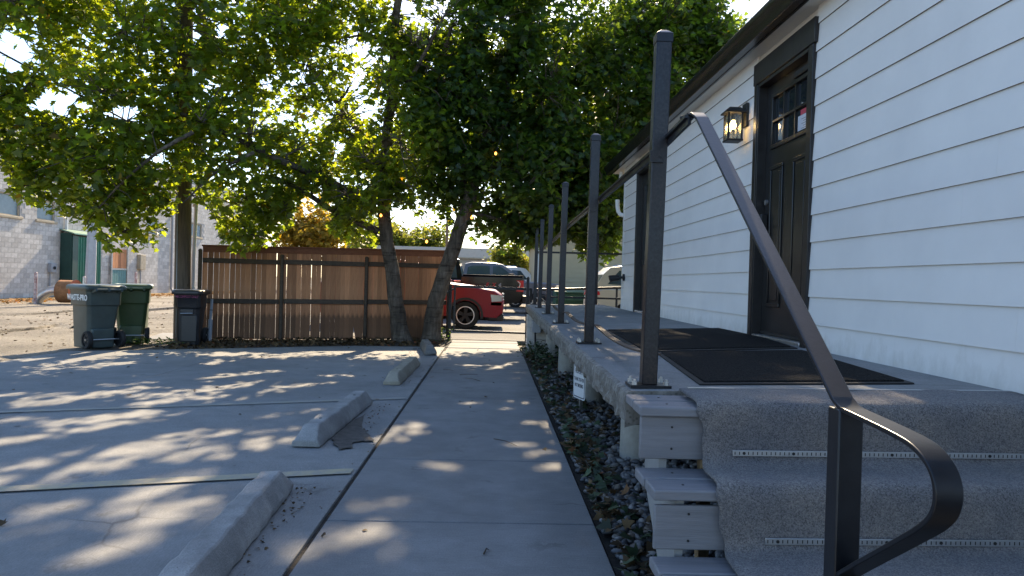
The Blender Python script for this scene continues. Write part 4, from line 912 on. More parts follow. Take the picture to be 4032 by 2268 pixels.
fartree((5.5,33),'leafy tree rising behind the tan garage',7.5,3.2,MT['leaf_far'],34,150,40,(.18,.32))

# string lights hung through the maples
sb=thing('string_lights',S(1500,845,13.9),'string of small amber bulbs hung through the maples','string lights')
spts=[S(1300,800,13.6),S(1500,842,13.75),S(1680,945,13.8),S(1858,850,13.85),S(1952,598,13.7),S(2000,480,13.8)]
m=MB(); m.tube(bez(spts,6),.006,5); obj('cable',m,MT['black'],sb)
ambm,t_,b_=_new('amber_bulb'); b_.inputs['Base Color'].default_value=(1,.5,.1,1); b_.inputs['Emission Color'].default_value=(1,.38,.06,1); b_.inputs['Emission Strength'].default_value=2.2
for p in spts[1:-1]:
    m=MB(); m.lathe([(.001,-.06),(.018,-.05),(.024,-.03),(.014,-.005),(.008,.0)],10,c=p); obj('bulb',m,ambm,sb,smooth=80)

# ================================================================== UTILITY POLE
po_=thing('utility_pole',(-5.62,13.35,0),'weathered wooden utility pole behind the black bin','pole')
b=onz(716,1338,0); po_.location=(b.x,b.y,0); tp=ony(733,0,b.y); tpz=9.5; kx=(tp.x-b.x)/tp.z
m=MB(); m.tube([(b.x+kx*z,b.y,z) for z in (-.2,0,1.5,3,5,7,tpz)],[.15,.145,.138,.132,.124,.116,.105],18); obj('shaft',m,MT['polewood'],po_,smooth=60)
m=MB(); m.tube([(b.x+kx*z-.05,b.y-.13,z) for z in (.05,3,7)],.008,6); obj('ground_wire',m,MT['pipe_grey'],po_)
m=MB(); m.tube([(b.x+kx*z-.11,b.y-.09,z) for z in (2.6,4,6,8.5)],.035,8); obj('riser_pipe',m,MT['pipe_grey'],po_,smooth=60)
m=MB(); m.beam((b.x+kx*8.8-1.1,b.y-.12,8.8),(b.x+kx*8.8+1.1,b.y-.12,8.8),.09,.12); obj('crossarm',m,MT['polewood'],po_)
cp_=onz(792,1322,0); wp=thing('conduit_pipe',(cp_.x,cp_.y,0),'tall pale grey pipe standing at the left end of the cedar fence','pipe')
wp.location=(-5.42,13.58,0); t2=ony(812,0,13.58)
m=MB(); m.tube([(-5.42,13.58,-.1),(-5.42,13.58,1.5),(-5.42+(t2.x+5.42)*.5,13.58,3.6),(t2.x,13.58,t2.z+1.5)],.033,12); obj('pipe',m,MT['pipe_white'],wp,smooth=60)
m=MB()
for z in (.9,2.4): m.tube([(-5.42,13.58,z),(-5.42,13.58,z+.05)],.04,12)
obj('coupling',m,MT['pipe_white'],wp,smooth=40)
# overhead cables
def cable(p,q,r,sag,label):
    p=Vector(p);q=Vector(q); P=[p.lerp(q,i/16)-Vector((0,0,sag*4*(i/16)*(1-i/16))) for i in range(17)]
    m=MB(); m.tube(P,r,5); tag(obj('overhead_cable',m,MT['black']),label,'cable','overhead cables')
cable((b.x+kx*8.8,b.y,8.7),(-18.9,24,8.4),.018,.5,'thick overhead cable running left from the pole to the block building')
p0=Vector(S(725,598,13.2)); p1=Vector(S(0,205,11.6)); cable(p0,p0+(p1-p0)*2.4,.017,.0,'dark service cable sloping up to the left from the pole')
cable((b.x+.9,b.y,8.7),(9,70,9.0),.012,.6,'thin overhead cable running from the pole to the far right')
cable((-30,75,4.9),(10,72,5.3),.02,.4,'lower of two thin cables above the far trees')
cable((-30,75,6.1),(10,72,6.4),.02,.4,'upper of two thin cables above the far trees')
fp_=thing('far_utility_pole',(-4.1,66,0),'thin utility pole far behind the left maple trunk','pole')
m=MB(); m.tube([(-4.1,66,-.1),(-4.1,66,9)],[.15,.11],10); obj('shaft',m,MT['polewood'],fp_,smooth=60)
m=MB(); m.beam((-5.1,65.85,8.2),(-3.1,65.85,8.2),.1,.12); obj('crossarm',m,MT['polewood'],fp_)
# short grey pipe by the fence
q=onz(824,1348,0); bp_=thing('pipe_stub',(q.x,q.y,0),'short grey two part pipe stub standing before the fence by the black bin','pipe')
m=MB(); m.tube([(q.x,q.y,-.05),(q.x+.012,q.y,.40)],.037,12); obj('sleeve',m,MT['pipe_grey'],bp_,smooth=40)
m=MB(); m.tube([(q.x+.012,q.y,.40),(q.x+.03,q.y,.75)],.024,12); obj('pipe',m,MT['pipe_grey'],bp_,smooth=40)
m=MB(); m.tube([(q.x+.019,q.y,.56),(q.x+.0195,q.y,.572)],.0255,12); obj('band',m,MT['black'],bp_)

# ================================================================== WHEELED BINS
def binmat(name,c,tr=0): return M(name,c,.38,var=.18,scale=5,bstr=.05,bscale=40)
wheel_prof=[(.0,-.03),(.055,-.03),(.06,-.022),(.10,-.024),(.105,-.034),(.13,-.034),(.135,-.02),(.135,.02),(.13,.034),(.105,.034),(.1,.024),(.0,.024)]
def bin_(loc,rz,label,W,D,Hh,col,group,text=None,spokes=True,front=False):
    """local: front = -y, back (handle, wheels) = +y"""
    t=thing('wheeled_bin',loc,label,'bin',rz,group)
    def ring(k,z,dy=0): 
        w,d=W/2*k,D/2*k; c=.05; return [(-w+c,-d+dy,z),(w-c,-d+dy,z),(w,-d+c+dy,z),(w,d-c+dy,z),(w-c,d+dy,z),(-w+c,d+dy,z),(-w,d-c+dy,z),(-w,-d+c+dy,z)]
    hs=[(.80,.0),(.80,.02),(.86,.62*Hh),(.875,.66*Hh),(.93,.67*Hh),(.95,.88*Hh),(1.0,.90*Hh),(1.0,.945*Hh)]
    R_=[ring(k,z,.02*(1-z/Hh)-.0) for k,z in hs]; m=MB(); vs=[p for r in R_ for p in r]; fs=[]
    # wheel recess: pull the lower rear corners in
    for i,p in enumerate(vs):
        if p[1]>D*.2 and p[2]<.05: vs[i]=(p[0]*.82,p[1]-.10,p[2])
    for i in range(len(R_)-1):
        for q in range(8): fs.append((i*8+q,i*8+(q+1)%8,(i+1)*8+(q+1)%8,(i+1)*8+q))
    fs.append(tuple(range(8))[::-1]); m.add(vs,fs); obj('body',m,col,t,local=True,bevel=.012)
    # lid, slightly domed with a lip
    m=MB(); a,bb=W/2+.03,D/2+.045; zl=.945*Hh
    def lr(k,z): return [(x*k,y*k,z) for x,y in ((-a+.06,-bb),(a-.06,-bb),(a,-bb+.06),(a,bb-.03),(a-.03,bb),(-a+.03,bb),(-a,bb-.03),(-a,-bb+.06))]
    R_=[lr(1,zl-.035),lr(1,zl+.012),lr(.93,zl+.035),lr(.80,zl+.045),lr(.76,zl+.035),lr(.3,zl+.045)]; vs=[p for r in R_ for p in r]; fs=[]
    for i in range(5):
        for q in range(8): fs.append((i*8+q,i*8+(q+1)%8,(i+1)*8+(q+1)%8,(i+1)*8+q))
    fs+=[tuple(range(8))[::-1],tuple(range(40,48))]; m.add(vs,fs); obj('lid',m,col,t,local=True,bevel=.008)
    m=MB(); m.tube([(-W*.36,D/2+.10,zl-.03),(W*.36,D/2+.10,zl-.03)],.016,8)
    for sx in (-1,0,1): m.beam((sx*W*.34,D/2-.02,zl-.06),(sx*W*.34,D/2+.11,zl-.03),.03,.05)
    obj('handle',m,col,t,local=True)
    m=MB(); m.tube([(-W/2+.02,D/2-.03,.135),(W/2-.02,D/2-.03,.135)],.011,8); obj('axle',m,MT['galv'],t,local=True)
    m=MB(); m.box(-W*.3,W*.3,D*.18,D/2-.05,.0,.30); obj('axle_housing',m,col,t,local=True,bevel=.02)
    for sx in (-1,1):
        w=bpy.data.objects.new('wheel',None); link(w,t); w.location=(sx*(W/2-.035),D/2-.03,.137)
        m=MB(); m.lathe([(.095,-.032),(.125,-.034),(.135,-.02),(.135,.02),(.125,.034),(.095,.032)],28,'x'); obj('tyre',m,MT['rubber'],w,local=True,smooth=40)
        m=MB(); m.lathe([(.001,-.02),(.095,-.02),(.095,.02),(.001,.02)],28,'x')
        obj('rim',m,MT['black'],w,local=True,smooth=40)
        m=MB()
        for k in range(6):
            an=k*math.pi/3; m.beam((sx*.022,.03*math.cos(an),.03*math.sin(an)),(sx*.022,.09*math.cos(an),.09*math.sin(an)),.022,.010,(1,0,0))
        obj('spokes',m,MT['rubber'],w,local=True)
        m=MB(); m.tube([(sx*.02,0,0),(sx*.032,0,0)],.014,10); obj('hub_cap',m,MT['alu'],w,local=True,smooth=40)
    if text: textmesh(text,.122,M('bin_lettering_white',(.72,.74,.74),.5,var=.05),'lettering',t,frame((W/2*.945+.004,-.02,.78*Hh),(0,1,0),(0,0,1)),.001,.0035)
    return t
green=binmat('dark_green_plastic',(.055,.075,.070)); green2=binmat('bin_green_plastic',(.05,.085,.035))
bA=onz(415,1374,0)
bin_((bA.x-.32,bA.y+.30,0.0),rad(-128),'grey green wheeled bin with white lettering on its side',.56,.66,.99,green,None,'WASTE-PRO')
bin_((-6.08,12.72,0.0),rad(-158),'second green bin with sunlit lid, behind the lettered bin',.56,.66,1.0,green2,None)
blk=binmat('black_bin_plastic',(.020,.021,.024))
bt=bin_((-5.06,12.62,0.0),rad(8),'slim black bin with faded pink lettering by the utility pole',.43,.55,.93,blk,None)
pink=M('faded_pink_paint',(.24,.04,.11),.6,var=.4,scale=30)
m4=frame((0,-.2665,.805),(1,0,0),(0,0,1)); o=textmesh('RECOMPOST ONLY',.055,pink,'lettering',bt,Matrix.Identity(4),.001,.001); xs=[v.co.x for v in o.data.vertices]; o.data.transform(Matrix.Diagonal((.36/(max(xs)-min(xs)),1.15,1,1))); o.data.transform(m4)
m=MB(); m.box(-.10,.10,-.243,-.225,.60,.70); obj('grip_recess',m,MT['dark_inside'],bt,local=True,bevel=.006)
m=MB(); m.box(-.10,.10,-.262,-.238,.535,.60); obj('grip_plate',m,blk,bt,local=True,bevel=.006)
m=MB(); m.tube([(-.095,-.272,.527),(.095,-.272,.533)],.008,8); obj('lift_bar',m,MT['alu'],bt,local=True)
m=MB(); m.box(-.09,.16,-.252,-.23,.06,.50); obj('front_panel',m,blk,bt,local=True,bevel=.012)

# ================================================================== CONCRETE BLOCK BUILDING
BX=-18.9; bb=thing('block_building',(BX-5,44,0),'grey concrete block building along the far side of the alley','building')
BY0,BY1,BH=24.0,62.0,7.2
WIN=[(27.2,30.1,3.25,4.12),(31.2,32.45,3.25,4.08),(46.6,48.6,3.5,4.35),(41.0,42.2,3.25,4.1)]
def inwin(y,z): return any(a-.2<y<b+.2 and c-.1<z<d+.1 for a,b,c,d in WIN)
m=MB(); ys=sorted({BY0,BY1,*[q for w_ in WIN for q in w_[:2]]}); zs=sorted({-.1,BH,*[q for w_ in WIN for q in w_[2:]]})
for y0,y1 in zip(ys[:-1],ys[1:]):
    for z0,z1 in zip(zs[:-1],zs[1:]):
        if not any(a<(y0+y1)/2<b_ and c<(z0+z1)/2<d for a,b_,c,d in WIN): m.box(BX-.2,BX-.012,y0,y1,z0,z1)
m.box(BX-12,BX-.6,BY0,BY1,-.1,BH-.3); obj('mortar_wall',m,MT['mortar'],bb)
bm_=MB(); bm_.box(-.03,.0,.006,.394,.006,.194); bme_=bm_.mesh('wall_block'); bme_.materials.append(MT['block'])
cand=[]; rest=MB()
for r_ in range(int(BH/.2)):
    y=BY0-(.2 if r_%2 else 0)
    while y<BY1:
        if not inwin(y+.2,r_*.2+.1) and y>27.9 and not (32.9<y<34.9 and r_*.2<2.6): 
            cand.append((y,r_*.2))
        elif y<=27.9 and not inwin(y+.2,r_*.2+.1): rest.box(BX-.03,BX,y+.006,y+.394,r_*.2+.006,r_*.2+.194)
        y+=.4
near=sorted([c for c in cand if c[1]<4.2 or c[0]<30],key=lambda c:c[0]+.35*max(0,c[1]-3.4))[:300]; ns=set(near)
for y,z in near: inst('wall_block',bme_,(BX,y,z),bb)
for y,z in cand:
    if (y,z) not in ns: rest.box(BX-.03,BX,y+.006,y+.394,z+.006,z+.194)
obj('far_blocks',rest,MT['block'],bb)['kind']='stuff'
m=MB(); m.box(BX-.25,BX+.05,BY0,BY1,BH,BH+.10); obj('coping',m,MT['galv'],bb)
shut=M('painted_window_panel',(.20,.27,.30),.5,var=.1); tan=M('tan_sill',(.42,.36,.26),.8,var=.15)
for a,b_,c,d in WIN:
    w_=bpy.data.objects.new('window',None); link(w_,bb); w_.location=Vector((BX,(a+b_)/2,c))-bb.location
    obj('panel',MB().box(BX-.12,BX-.10,a+.051,b_-.051,c+.051,d-.051),shut,w_)
    for q in ((a,b_,c,c+.05),(a,b_,d-.05,d),(a,a+.05,c+.05,d-.05),(b_-.05,b_,c+.05,d-.05)): obj('frame',MB().box(BX-.13,BX-.05,*q),tan,w_)
    obj('sill',MB().box(BX-.06,BX+.06,a-.12,b_+.12,c-.10,c-.005),tan,w_,bevel=.01)
# downspouts, meter, boxes
for yy,zt in ((44.0,4.6),(33.2,6.9)):
    m=MB(); m.beam((BX+.07,yy,.25),(BX+.07,yy,zt),.09,.11,(1,0,0)); m.beam((BX+.07,yy,.27),(BX+.22,yy,.03),.09,.11); obj('downspout',m,MT['pipe_grey'] if yy>40 else MT['trimwhite'],bb)
mb_=bpy.data.objects.new('meter_box',None); link(mb_,bb); mb_.location=Vector((BX,32.2,1.2))-bb.location
obj('case',MB().box(BX+.001,BX+.16,32.0,32.4,1.05,1.45),MT['pipe_grey'],mb_,bevel=.02); obj('riser',MB().tube([(BX+.06,32.1,.0),(BX+.06,32.1,1.05)],.03,8),MT['pipe_grey'],mb_); obj('dial',MB().tube([(BX+.16,32.2,1.25),(BX+.21,32.2,1.25)],.07,12),MT['glass_dark'],mb_)
obj('utility_box',MB().box(BX+.001,BX+.2,39.9,40.5,1.3,2.1),tan,bb,bevel=.02); obj('box_conduit',MB().tube([(BX+.06,40.2,.0),(BX+.06,40.2,1.3)],.04,8),MT['pipe_grey'],bb)
# green corrugated lean-to
sh=thing('corrugated_lean_to',(-18.6,34.1,0),'green corrugated metal lean-to against the block building','lean-to')
gm=M('green_corrugated',(.012,.12,.075),.45,.3,var=.25,scale=3); gd=M('dark_green_frame',(.012,.05,.04),.5,var=.2)
m=MB(); n=46; vs=[];fs=[]
for i in range(n+1):
    y=32.95+2.35*i/n; x=-18.44+(.035 if i%4 in (1,2) else 0); vs+=[(x,y,.12),(x,y,2.68)]
for i in range(n): fs.append((2*i,2*i+2,2*i+3,2*i+1))
m.add(vs,fs); o=obj('corrugated_sheet',m,gm,sh); sf=o.modifiers.new('t','SOLIDIFY'); sf.thickness=.006
obj('side_panel',MB().box(-18.89,-18.42,32.87,32.93,.0,2.80),gd,sh); obj('side_panel',MB().box(-18.89,-18.42,35.32,35.38,.0,2.80),gd,sh); obj('door_stile',MB().box(-18.43,-18.38,32.93,33.35,.0,2.70),gd,sh)
m=MB(); m.prism([(-18.9,2.98),(-18.25,2.80),(-18.25,2.75),(-18.9,2.93)],lambda p,a:(p[0],a,p[1]),32.8,35.45); obj('roof_sheet',m,M('pale_green_roof',(.22,.34,.27),.35,.5,var=.1),sh)
# small wood and teal gate between two posts
wg=thing('alley_door',(-18.8,37.9,0),'narrow wood and teal panel door right of the green lean-to','door')
teal=M('teal_boards',(.09,.22,.22),.6,var=.15); 
for i in range(6): obj('board',MB().box(-18.86,-18.82,37.2+i*.235,37.2+i*.235+.225,.05,1.25),teal,wg)
for i in range(5): obj('upper_board',MB().box(-18.86,-18.82,37.2+i*.282,37.2+i*.282+.275,1.33,2.3),MT['picket'],wg)
obj('cross_rail',MB().box(-18.87,-18.80,37.15,38.62,1.255,1.325),MT['galv'],wg)
for y in (37.08,38.68): obj('post',MB().tube([(-18.8,y,-.05),(-18.8,y,2.6)],.05,10),MT['galv'],wg,smooth=60)
# steel light pole with a rusty drum at its foot
lp_=onz(0,0,0) if False else Vector((-14.55,27.2,0)); P_=thing('steel_light_pole',lp_,'tapered grey steel light pole in front of the green lean-to','pole')
m=MB(); m.tube([(lp_.x,lp_.y,.02),(lp_.x+.05,lp_.y,3),(lp_.x+.12,lp_.y,7.5)],[.20,.155,.10],8); obj('shaft',m,M('pole_grey',(.42,.44,.47),.5,.3,var=.1),P_,smooth=25)
obj('base_flange',MB().box(lp_.x-.25,lp_.x+.25,lp_.y-.25,lp_.y+.25,-.04,.03),MT['galv'],P_)
rd=thing('rusty_drum',(-15.1,26.6,0),'rusty orange drum with a grey elbow duct at the foot of the light pole','machine')
ro=M('rusty_orange',(.30,.13,.05),.8,var=.35,scale=6); oo=M('orange_band',(.55,.13,.05),.7,var=.2)
obj('drum',MB().tube([(-15.25,26.6,.42),(-14.75,26.6,.42)],.40,20),ro,rd,smooth=40); obj('band',MB().tube([(-14.74,26.6,.42),(-14.68,26.6,.42)],.42,20),oo,rd,smooth=40); obj('end_box',MB().box(-14.67,-14.25,26.35,26.85,.1,.62),M('brown_box',(.16,.09,.06),.8,var=.3),rd)
m=MB(); m.tube(bez([(-15.26,26.6,.45),(-15.6,26.6,.42),(-15.95,26.6,.2),(-16.05,26.6,-.02)],4),.17,12); obj('elbow_duct',m,MT['galv'],rd,smooth=60)
rw=M('red_white_paint',(.42,.12,.10),.7,var=.5,scale=9,col2=(.5,.42,.4))
for x,y,h,lb in ((-15.75,26.0,1.05,'left faded red marker post by the rusty drum'),(-14.1,26.0,.95,'grey marker post right of the rusty drum'),(-14.0,29.5,1.15,'rusty marker post before the teal door')):
    tt=thing('marker_post',(x,y,0),lb,'post'); obj('pipe',MB().tube([(x,y,-.05),(x,y,h)],.05,10),rw if 'red' in lb or 'rusty m' in lb else MT['galv'],tt,smooth=50); obj('cap',MB().tube([(x,y,h),(x,y,h+.03)],[.055,.03],10),rw,tt)
pts=np.array([(nrg.normal(-17.4,.55),nrg.uniform(24,58),0) for _ in range(2600)]); pts[:,2]=-.02
litter('alley_leaf_drift','drift of orange dry leaves along the foot of the block building',leafmat('orange_leaf',(.30,.15,.04),(.4,.2,.04),.8,.2,.6),pts,(.06,.14),.05,.5)
pts=np.array([(nrg.uniform(-13,-6.6),nrg.uniform(11,30),-.022) for _ in range(700)]); litter('alley_leaves','dry leaves scattered over the gravel alley',MT['litter'],pts,(.03,.08),.02,.5)
def ridge(pts_,w0,label):
    m=MB(); r=random.Random(9); vs=[];fs=[]; P=bez(pts_,10)
    for p in P: h=.035+r.uniform(0,.03); vs+=[(p.x,p.y-w0*r.uniform(.7,1.2),-.027),(p.x,p.y,h-.02),(p.x,p.y+w0*.5,-.027)]
    for i in range(len(P)-1): fs+=[(3*i,3*i+3,3*i+4,3*i+1),(3*i+1,3*i+4,3*i+5,3*i+2)]
    m.add(vs,fs); o=struct('gravel_ridge',m,MT['gravel'])
ridge([onz(-60,1310),onz(120,1295),onz(230,1280),onz(290,1288)],.25,''); ridge([onz(-40,1242),onz(130,1236),onz(290,1225)],.2,'')
struct('alley_kerb',MB().beam((onz(560,1223).x,onz(560,1223).y,-.0),(onz(690,1213).x,onz(690,1213).y,.0),.15,.10),MT['rough'])
struct('concrete_apron',sheet([tuple(onz(*q)[:2]) for q in ((560,1332),(640,1307),(690,1307),(700,1330))],-.018,.05),MT['walk'])

# ================================================================== BACKGROUND BUILDINGS
ga=thing('tan_garage',(4.9,34,0),'tan lap sided garage behind the walkway railing','garage')
ty=M('tan_siding',(.52,.43,.27),.7,var=.07,scale=2)
for k in range(15):
    m=MB(); z=.05+k*.2; m.prism([(30.985,z),(30.998,z+.21),(31.02,z+.21),(31.02,z)],lambda p,a:(a,p[0],p[1]),1.95,8.4); obj('siding_board',m,ty,ga)
m=MB(); m.box(1.85,8.5,31.03,37.5,-.1,3.05); obj('wall_core',m,ty,ga); obj('corner_board',MB().box(1.80,1.945,30.96,31.03,-.05,3.05),MT['trimwhite'],ga)
m=MB(); m.prism([(1.3,3.02),(5.1,4.6),(8.9,3.02),(8.9,2.92),(5.1,4.5),(1.3,2.92)],lambda p,a:(p[0],a,p[1]),30.4,38); obj('roof',m,M('brown_roof',(.09,.075,.065),.9,var=.3),ga)
m=MB(); m.prism([(1.85,3.06),(8.4,3.06),(5.1,4.42)],lambda p,a:(p[0],a,p[1]),31.0,31.1); obj('gable',m,ty,ga)
fb=thing('flat_roof_building',(0,62,0),'low tan flat roofed building far behind the parked trucks','building')
tb=M('tan_stucco',(.36,.31,.25),.85,var=.06,scale=1)
obj('wall',MB().box(-9,9,58,70,-.1,2.95),tb,fb); obj('parapet',MB().box(-9.1,9.1,57.8,70.1,2.95,3.75),M('parapet_cream',(.50,.46,.40),.8,var=.05),fb); obj('fascia_line',MB().box(-9.15,9.15,57.74,57.799,2.93,3.02),tan,fb)
for x in (-5.5,-2.0,5.2): 
    w_=obj('window',MB().box(x,x+1.6,57.93,57.999,.9,2.1),MT['glass_dark'],fb); obj('frame',MB().box(x-.06,x+1.66,57.94,57.998,2.1,2.18),MT['trimwhite'],w_)
hb=thing('far_house',(-13.5,80,0),'small far house glimpsed above the cedar fence','house')
obj('wall',MB().box(-17,-9,78,86,-.1,3.2),MT['trimwhite'],hb); m=MB(); m.prism([(-17.4,3.2),(-13,5.6),(-8.6,3.2)],lambda p,a:(p[0],a,p[1]),77.5,86.5); obj('roof',m,M('far_roof',(.12,.10,.09),.9,var=.2),hb); obj('window',MB().box(-14,-12.6,77.95,77.999,1.2,2.4),MT['glass_dark'],hb)
du=thing('green_dumpster',(2.95,27,0),'low dark green dumpster against the tan garage','dumpster')
dg=M('dumpster_green',(.05,.13,.07),.55,var=.2); m=MB(); m.prism([(26.4,.15),(27.6,.15),(27.75,.95),(26.25,.85)],lambda p,a:(a,p[0],p[1]),2.3,3.65); obj('body',m,dg,du,bevel=.02)
m=MB(); m.prism([(26.2,.86),(27.8,.96),(27.8,1.0),(26.2,.90)],lambda p,a:(a,p[0],p[1]),2.26,3.69); obj('lid',m,dg,du); 
for z in (.35,.6): obj('rib',MB().box(2.28,3.67,26.26,26.36,z,z+.06),dg,du)
for x in (2.45,3.5): obj('caster',MB().lathe([(.01,-.03),(.08,-.03),(.08,.03),(.01,.03)],14,'x',(x,26.7,.08)),MT['rubber'],du,smooth=40)

# ================================================================== VEHICLES
def paint(name,c,metal=.35,rough=.32): return M(name,c,rough,metal*.4,var=.03,scale=2,coat=.12,spec=.3)
chrome=M('chrome',(.75,.76,.78),.12,1.0,var=.03); clad=M('black_cladding',(.018,.018,.02),.6,var=.15); lens=M('headlight_lens',(.35,.38,.42),.12,.4,var=.1); redl=M('tail_lamp_red',(.55,.012,.015),.2,var=.1); amber=M('amber_lamp',(.75,.30,.02),.3,var=.1); silver=M('silver_rim',(.55,.55,.56),.3,.8,var=.08); glass_car=glassmat('car_glass',(.05,.075,.085),.04)
def car(name,loc,rz,label,cat,W,axles,r,top,sill,col,cabin=None,wins=(),wsh=None,rgl=None,extra=None,rimmat=None,group='vehicles parked beyond the gate'):
    """local: +x front, -y near side. top: body outline (x,z) from front bumper low point over hood and belt to the rear low point"""
    t=thing(name,loc,label,cat,rz,group)
    prof=list(top); lo=[]
    xr=top[-1][0]; 
    for ax_ in sorted(axles):
        R_=r*1.16
        lo.append((ax_-R_,sill))
        for k in range(1,10): th=math.pi-math.pi*k/10; lo.append((ax_+R_*math.cos(th),r+ (R_*math.sin(th))))
        lo.append((ax_+R_,sill))
    poly=prof+lo
    cx_=sum(p[0] for p in poly)/len(poly)
    def sec(y,k,dzz): return [((p[0]-cx_)*k+cx_,y,p[1]-dzz*max(0,min(1,(p[1]-.5)/.5))) for p in poly]
    secs=[sec(-W/2,.985,.05),sec(-W/2+.03,.995,.022),sec(-W/2+.10,1.0,0),sec(0,1.012,-.015),sec(W/2-.10,1,0),sec(W/2-.03,.995,.022),sec(W/2,.985,.05)]
    n=len(poly); m=MB(); vs=[p for s_ in secs for p in s_]; fs=[]
    for i in range(len(secs)-1):
        for q in range(n): fs.append((i*n+q,i*n+(q+1)%n,(i+1)*n+(q+1)%n,(i+1)*n+q))
    fs+=[tuple(range(n)),tuple(range((len(secs)-1)*n,len(secs)*n))[::-1]]; m.add(vs,fs); body=obj('body',m,col,t,local=True,smooth=32)
    if cabin:                                   # list of (x,z) belt front, roof..., belt rear
        zb=cabin[0][1]; zt=max(p[1] for p in cabin)
        yw=lambda z: W/2-.07-.17*max(0,(z-zb)/(zt-zb))
        m=MB(); n=len(cabin); vs=[(x,-yw(z),z) for x,z in cabin]+[(x,-yw(z)*.93,z+.018*(z>zt-.12)) for x,z in cabin]+[(x,yw(z)*.93,z+.018*(z>zt-.12)) for x,z in cabin]+[(x,yw(z),z) for x,z in cabin]; fs=[]
        for i in range(3):
            for q in range(n): fs.append((i*n+q,i*n+(q+1)%n,(i+1)*n+(q+1)%n,(i+1)*n+q))
        fs+=[tuple(range(n)),tuple(range(3*n,4*n))[::-1]]; m.add(vs,fs); obj('cabin',m,col,t,local=True,smooth=40)
        for sg_ in (-1,1):
            for w_ in wins:
                m=MB(); k=len(w_); vs=[(x,sg_*(yw(z)+.006),z) for x,z in w_]+[(x,sg_*(yw(z)-.02),z) for x,z in w_]; m.add(vs,[tuple(range(k)),tuple(range(k,2*k))[::-1]]+[(i,(i+1)%k,k+(i+1)%k,k+i) for i in range(k)]); obj('side_window',m,glass_car,t,local=True)
        for nm,g_ in (('windshield',wsh),('rear_window',rgl)):
            if g_:
                (x0,z0),(x1,z1)=g_; d=Vector((z1-z0,0,-(x1-x0))).normalized()*.012
                if nm=='rear_window': d=-d
                if (d.x>0)!=(nm=='windshield'): d=-d
                m=MB(); vs=[]
                for o_ in (d,-d): vs+=[Vector((x0,-yw(z0)+.06,z0))+o_,Vector((x0,yw(z0)-.06,z0))+o_,Vector((x1,yw(z1)-.05,z1))+o_,Vector((x1,-yw(z1)+.05,z1))+o_]
                m.add(vs,[(0,1,2,3),(7,6,5,4),(0,1,5,4),(1,2,6,5),(2,3,7,6),(3,0,4,7)]); obj(nm,m,glass_car,t,local=True)
    for ax_ in axles:
        for sg_ in (-1,1):
            w_=bpy.data.objects.new('wheel',None); link(w_,t); w_.location=(ax_,sg_*(W/2-.115),r)
            m=MB(); m.lathe([(r*.66,-.10),(r*.80,-.112),(r*.95,-.105),(r,-.08),(r,.08),(r*.95,.105),(r*.80,.112),(r*.66,.10)],36,'y'); obj('tyre',m,MT['rubber'],w_,local=True,smooth=40)
            m=MB(); m.lathe([(r*.66,-.10),(r*.665,.10),(r*.60,.09),(.001,.03)],36,'y'); obj('barrel',m,MT['dark_inside'],w_,local=True,smooth=50)
            rim=MB(); rm=rimmat or silver; y=sg_*.092
            for k in range(5):
                a=k*2*math.pi/5+.3; c_,s_=math.cos(a),math.sin(a)
                rim.add([(c_*r*.12-s_*r*.10,y,s_*r*.12+c_*r*.10),(c_*r*.12+s_*r*.10,y,s_*r*.12-c_*r*.10),(c_*r*.62+s_*r*.20,y-.0*sg_,s_*r*.62-c_*r*.20),(c_*r*.655,y,s_*r*.655),(c_*r*.62-s_*r*.12,y,s_*r*.62+c_*r*.12),
                         (c_*r*.12-s_*r*.10,y-.04*sg_,s_*r*.12+c_*r*.10),(c_*r*.12+s_*r*.10,y-.04*sg_,s_*r*.12-c_*r*.10),(c_*r*.62+s_*r*.20,y-.04*sg_,s_*r*.62-c_*r*.20),(c_*r*.655,y-.04*sg_,s_*r*.655),(c_*r*.62-s_*r*.12,y-.04*sg_,s_*r*.62+c_*r*.12)],
                        [(0,1,2,3,4),(9,8,7,6,5),(0,1,6,5),(1,2,7,6),(2,3,8,7),(3,4,9,8),(4,0,5,9)])
            obj('spokes',rim,M('machined_dark_rim',(.10,.10,.105),.35,.7,var=.2) if rimmat is None and False else rm,w_,local=True)
            m=MB(); m.lathe([(r*.60,y-.01),(r*.665,y-.01),(r*.67,y+.012),(r*.61,y+.012),(r*.60,y-.01)],36,'y'); obj('rim_lip',m,silver,w_,local=True,smooth=40)
            m=MB(); m.tube([(0,y-.03*sg_,0),(0,y+.006*sg_,0)],r*.15,14); obj('hub',m,clad,w_,local=True,smooth=40)
            # arch liner
        m=MB(); m.lathe([(r*1.14,-W/2+.02),(r*1.14,W/2-.02)],32,'y',(ax_,0,r)); m.f=[f for f in m.f if all(m.v[i][2]>sill-.02 for i in f)]; obj('wheel_well',m,MT['dark_inside'],t,local=True)
    m=MB(); m.box(min(axles)-.5,max(axles)+.5,-W/2+.2,W/2-.2,sill-.08,sill+.05); obj('underbody',m,MT['dark_inside'],t,local=True)
    if extra: extra(t,W)
    return t
def lb(t,nm,mat,x0,x1,y0,y1,z0,z1,bevel=.012): return obj(nm,MB().box(x0,x1,y0,y1,z0,z1),mat,t,local=True,bevel=bevel)
def archtrim(t,ax_,r,W,mat):
    for sg_ in (-1,1):
        m=MB(); vs=[];fs=[]; n=18
        for k in range(n+1):
            th=math.pi*1.06-math.pi*1.12*k/n
            for R_ in (r*1.12,r*1.30):
                for y in (sg_*(W/2+.012),sg_*(W/2-.06)): vs.append((ax_+R_*math.cos(th),y,r+R_*math.sin(th)))
        for k in range(n):
            a=4*k;b_=a+4
            for q,s_ in ((0,1),(1,3),(3,2),(2,0)): fs.append((a+q,a+s_,b_+s_,b_+q))
        m.add(vs,fs); obj('arch_cladding',m,mat,t,local=True,smooth=40)
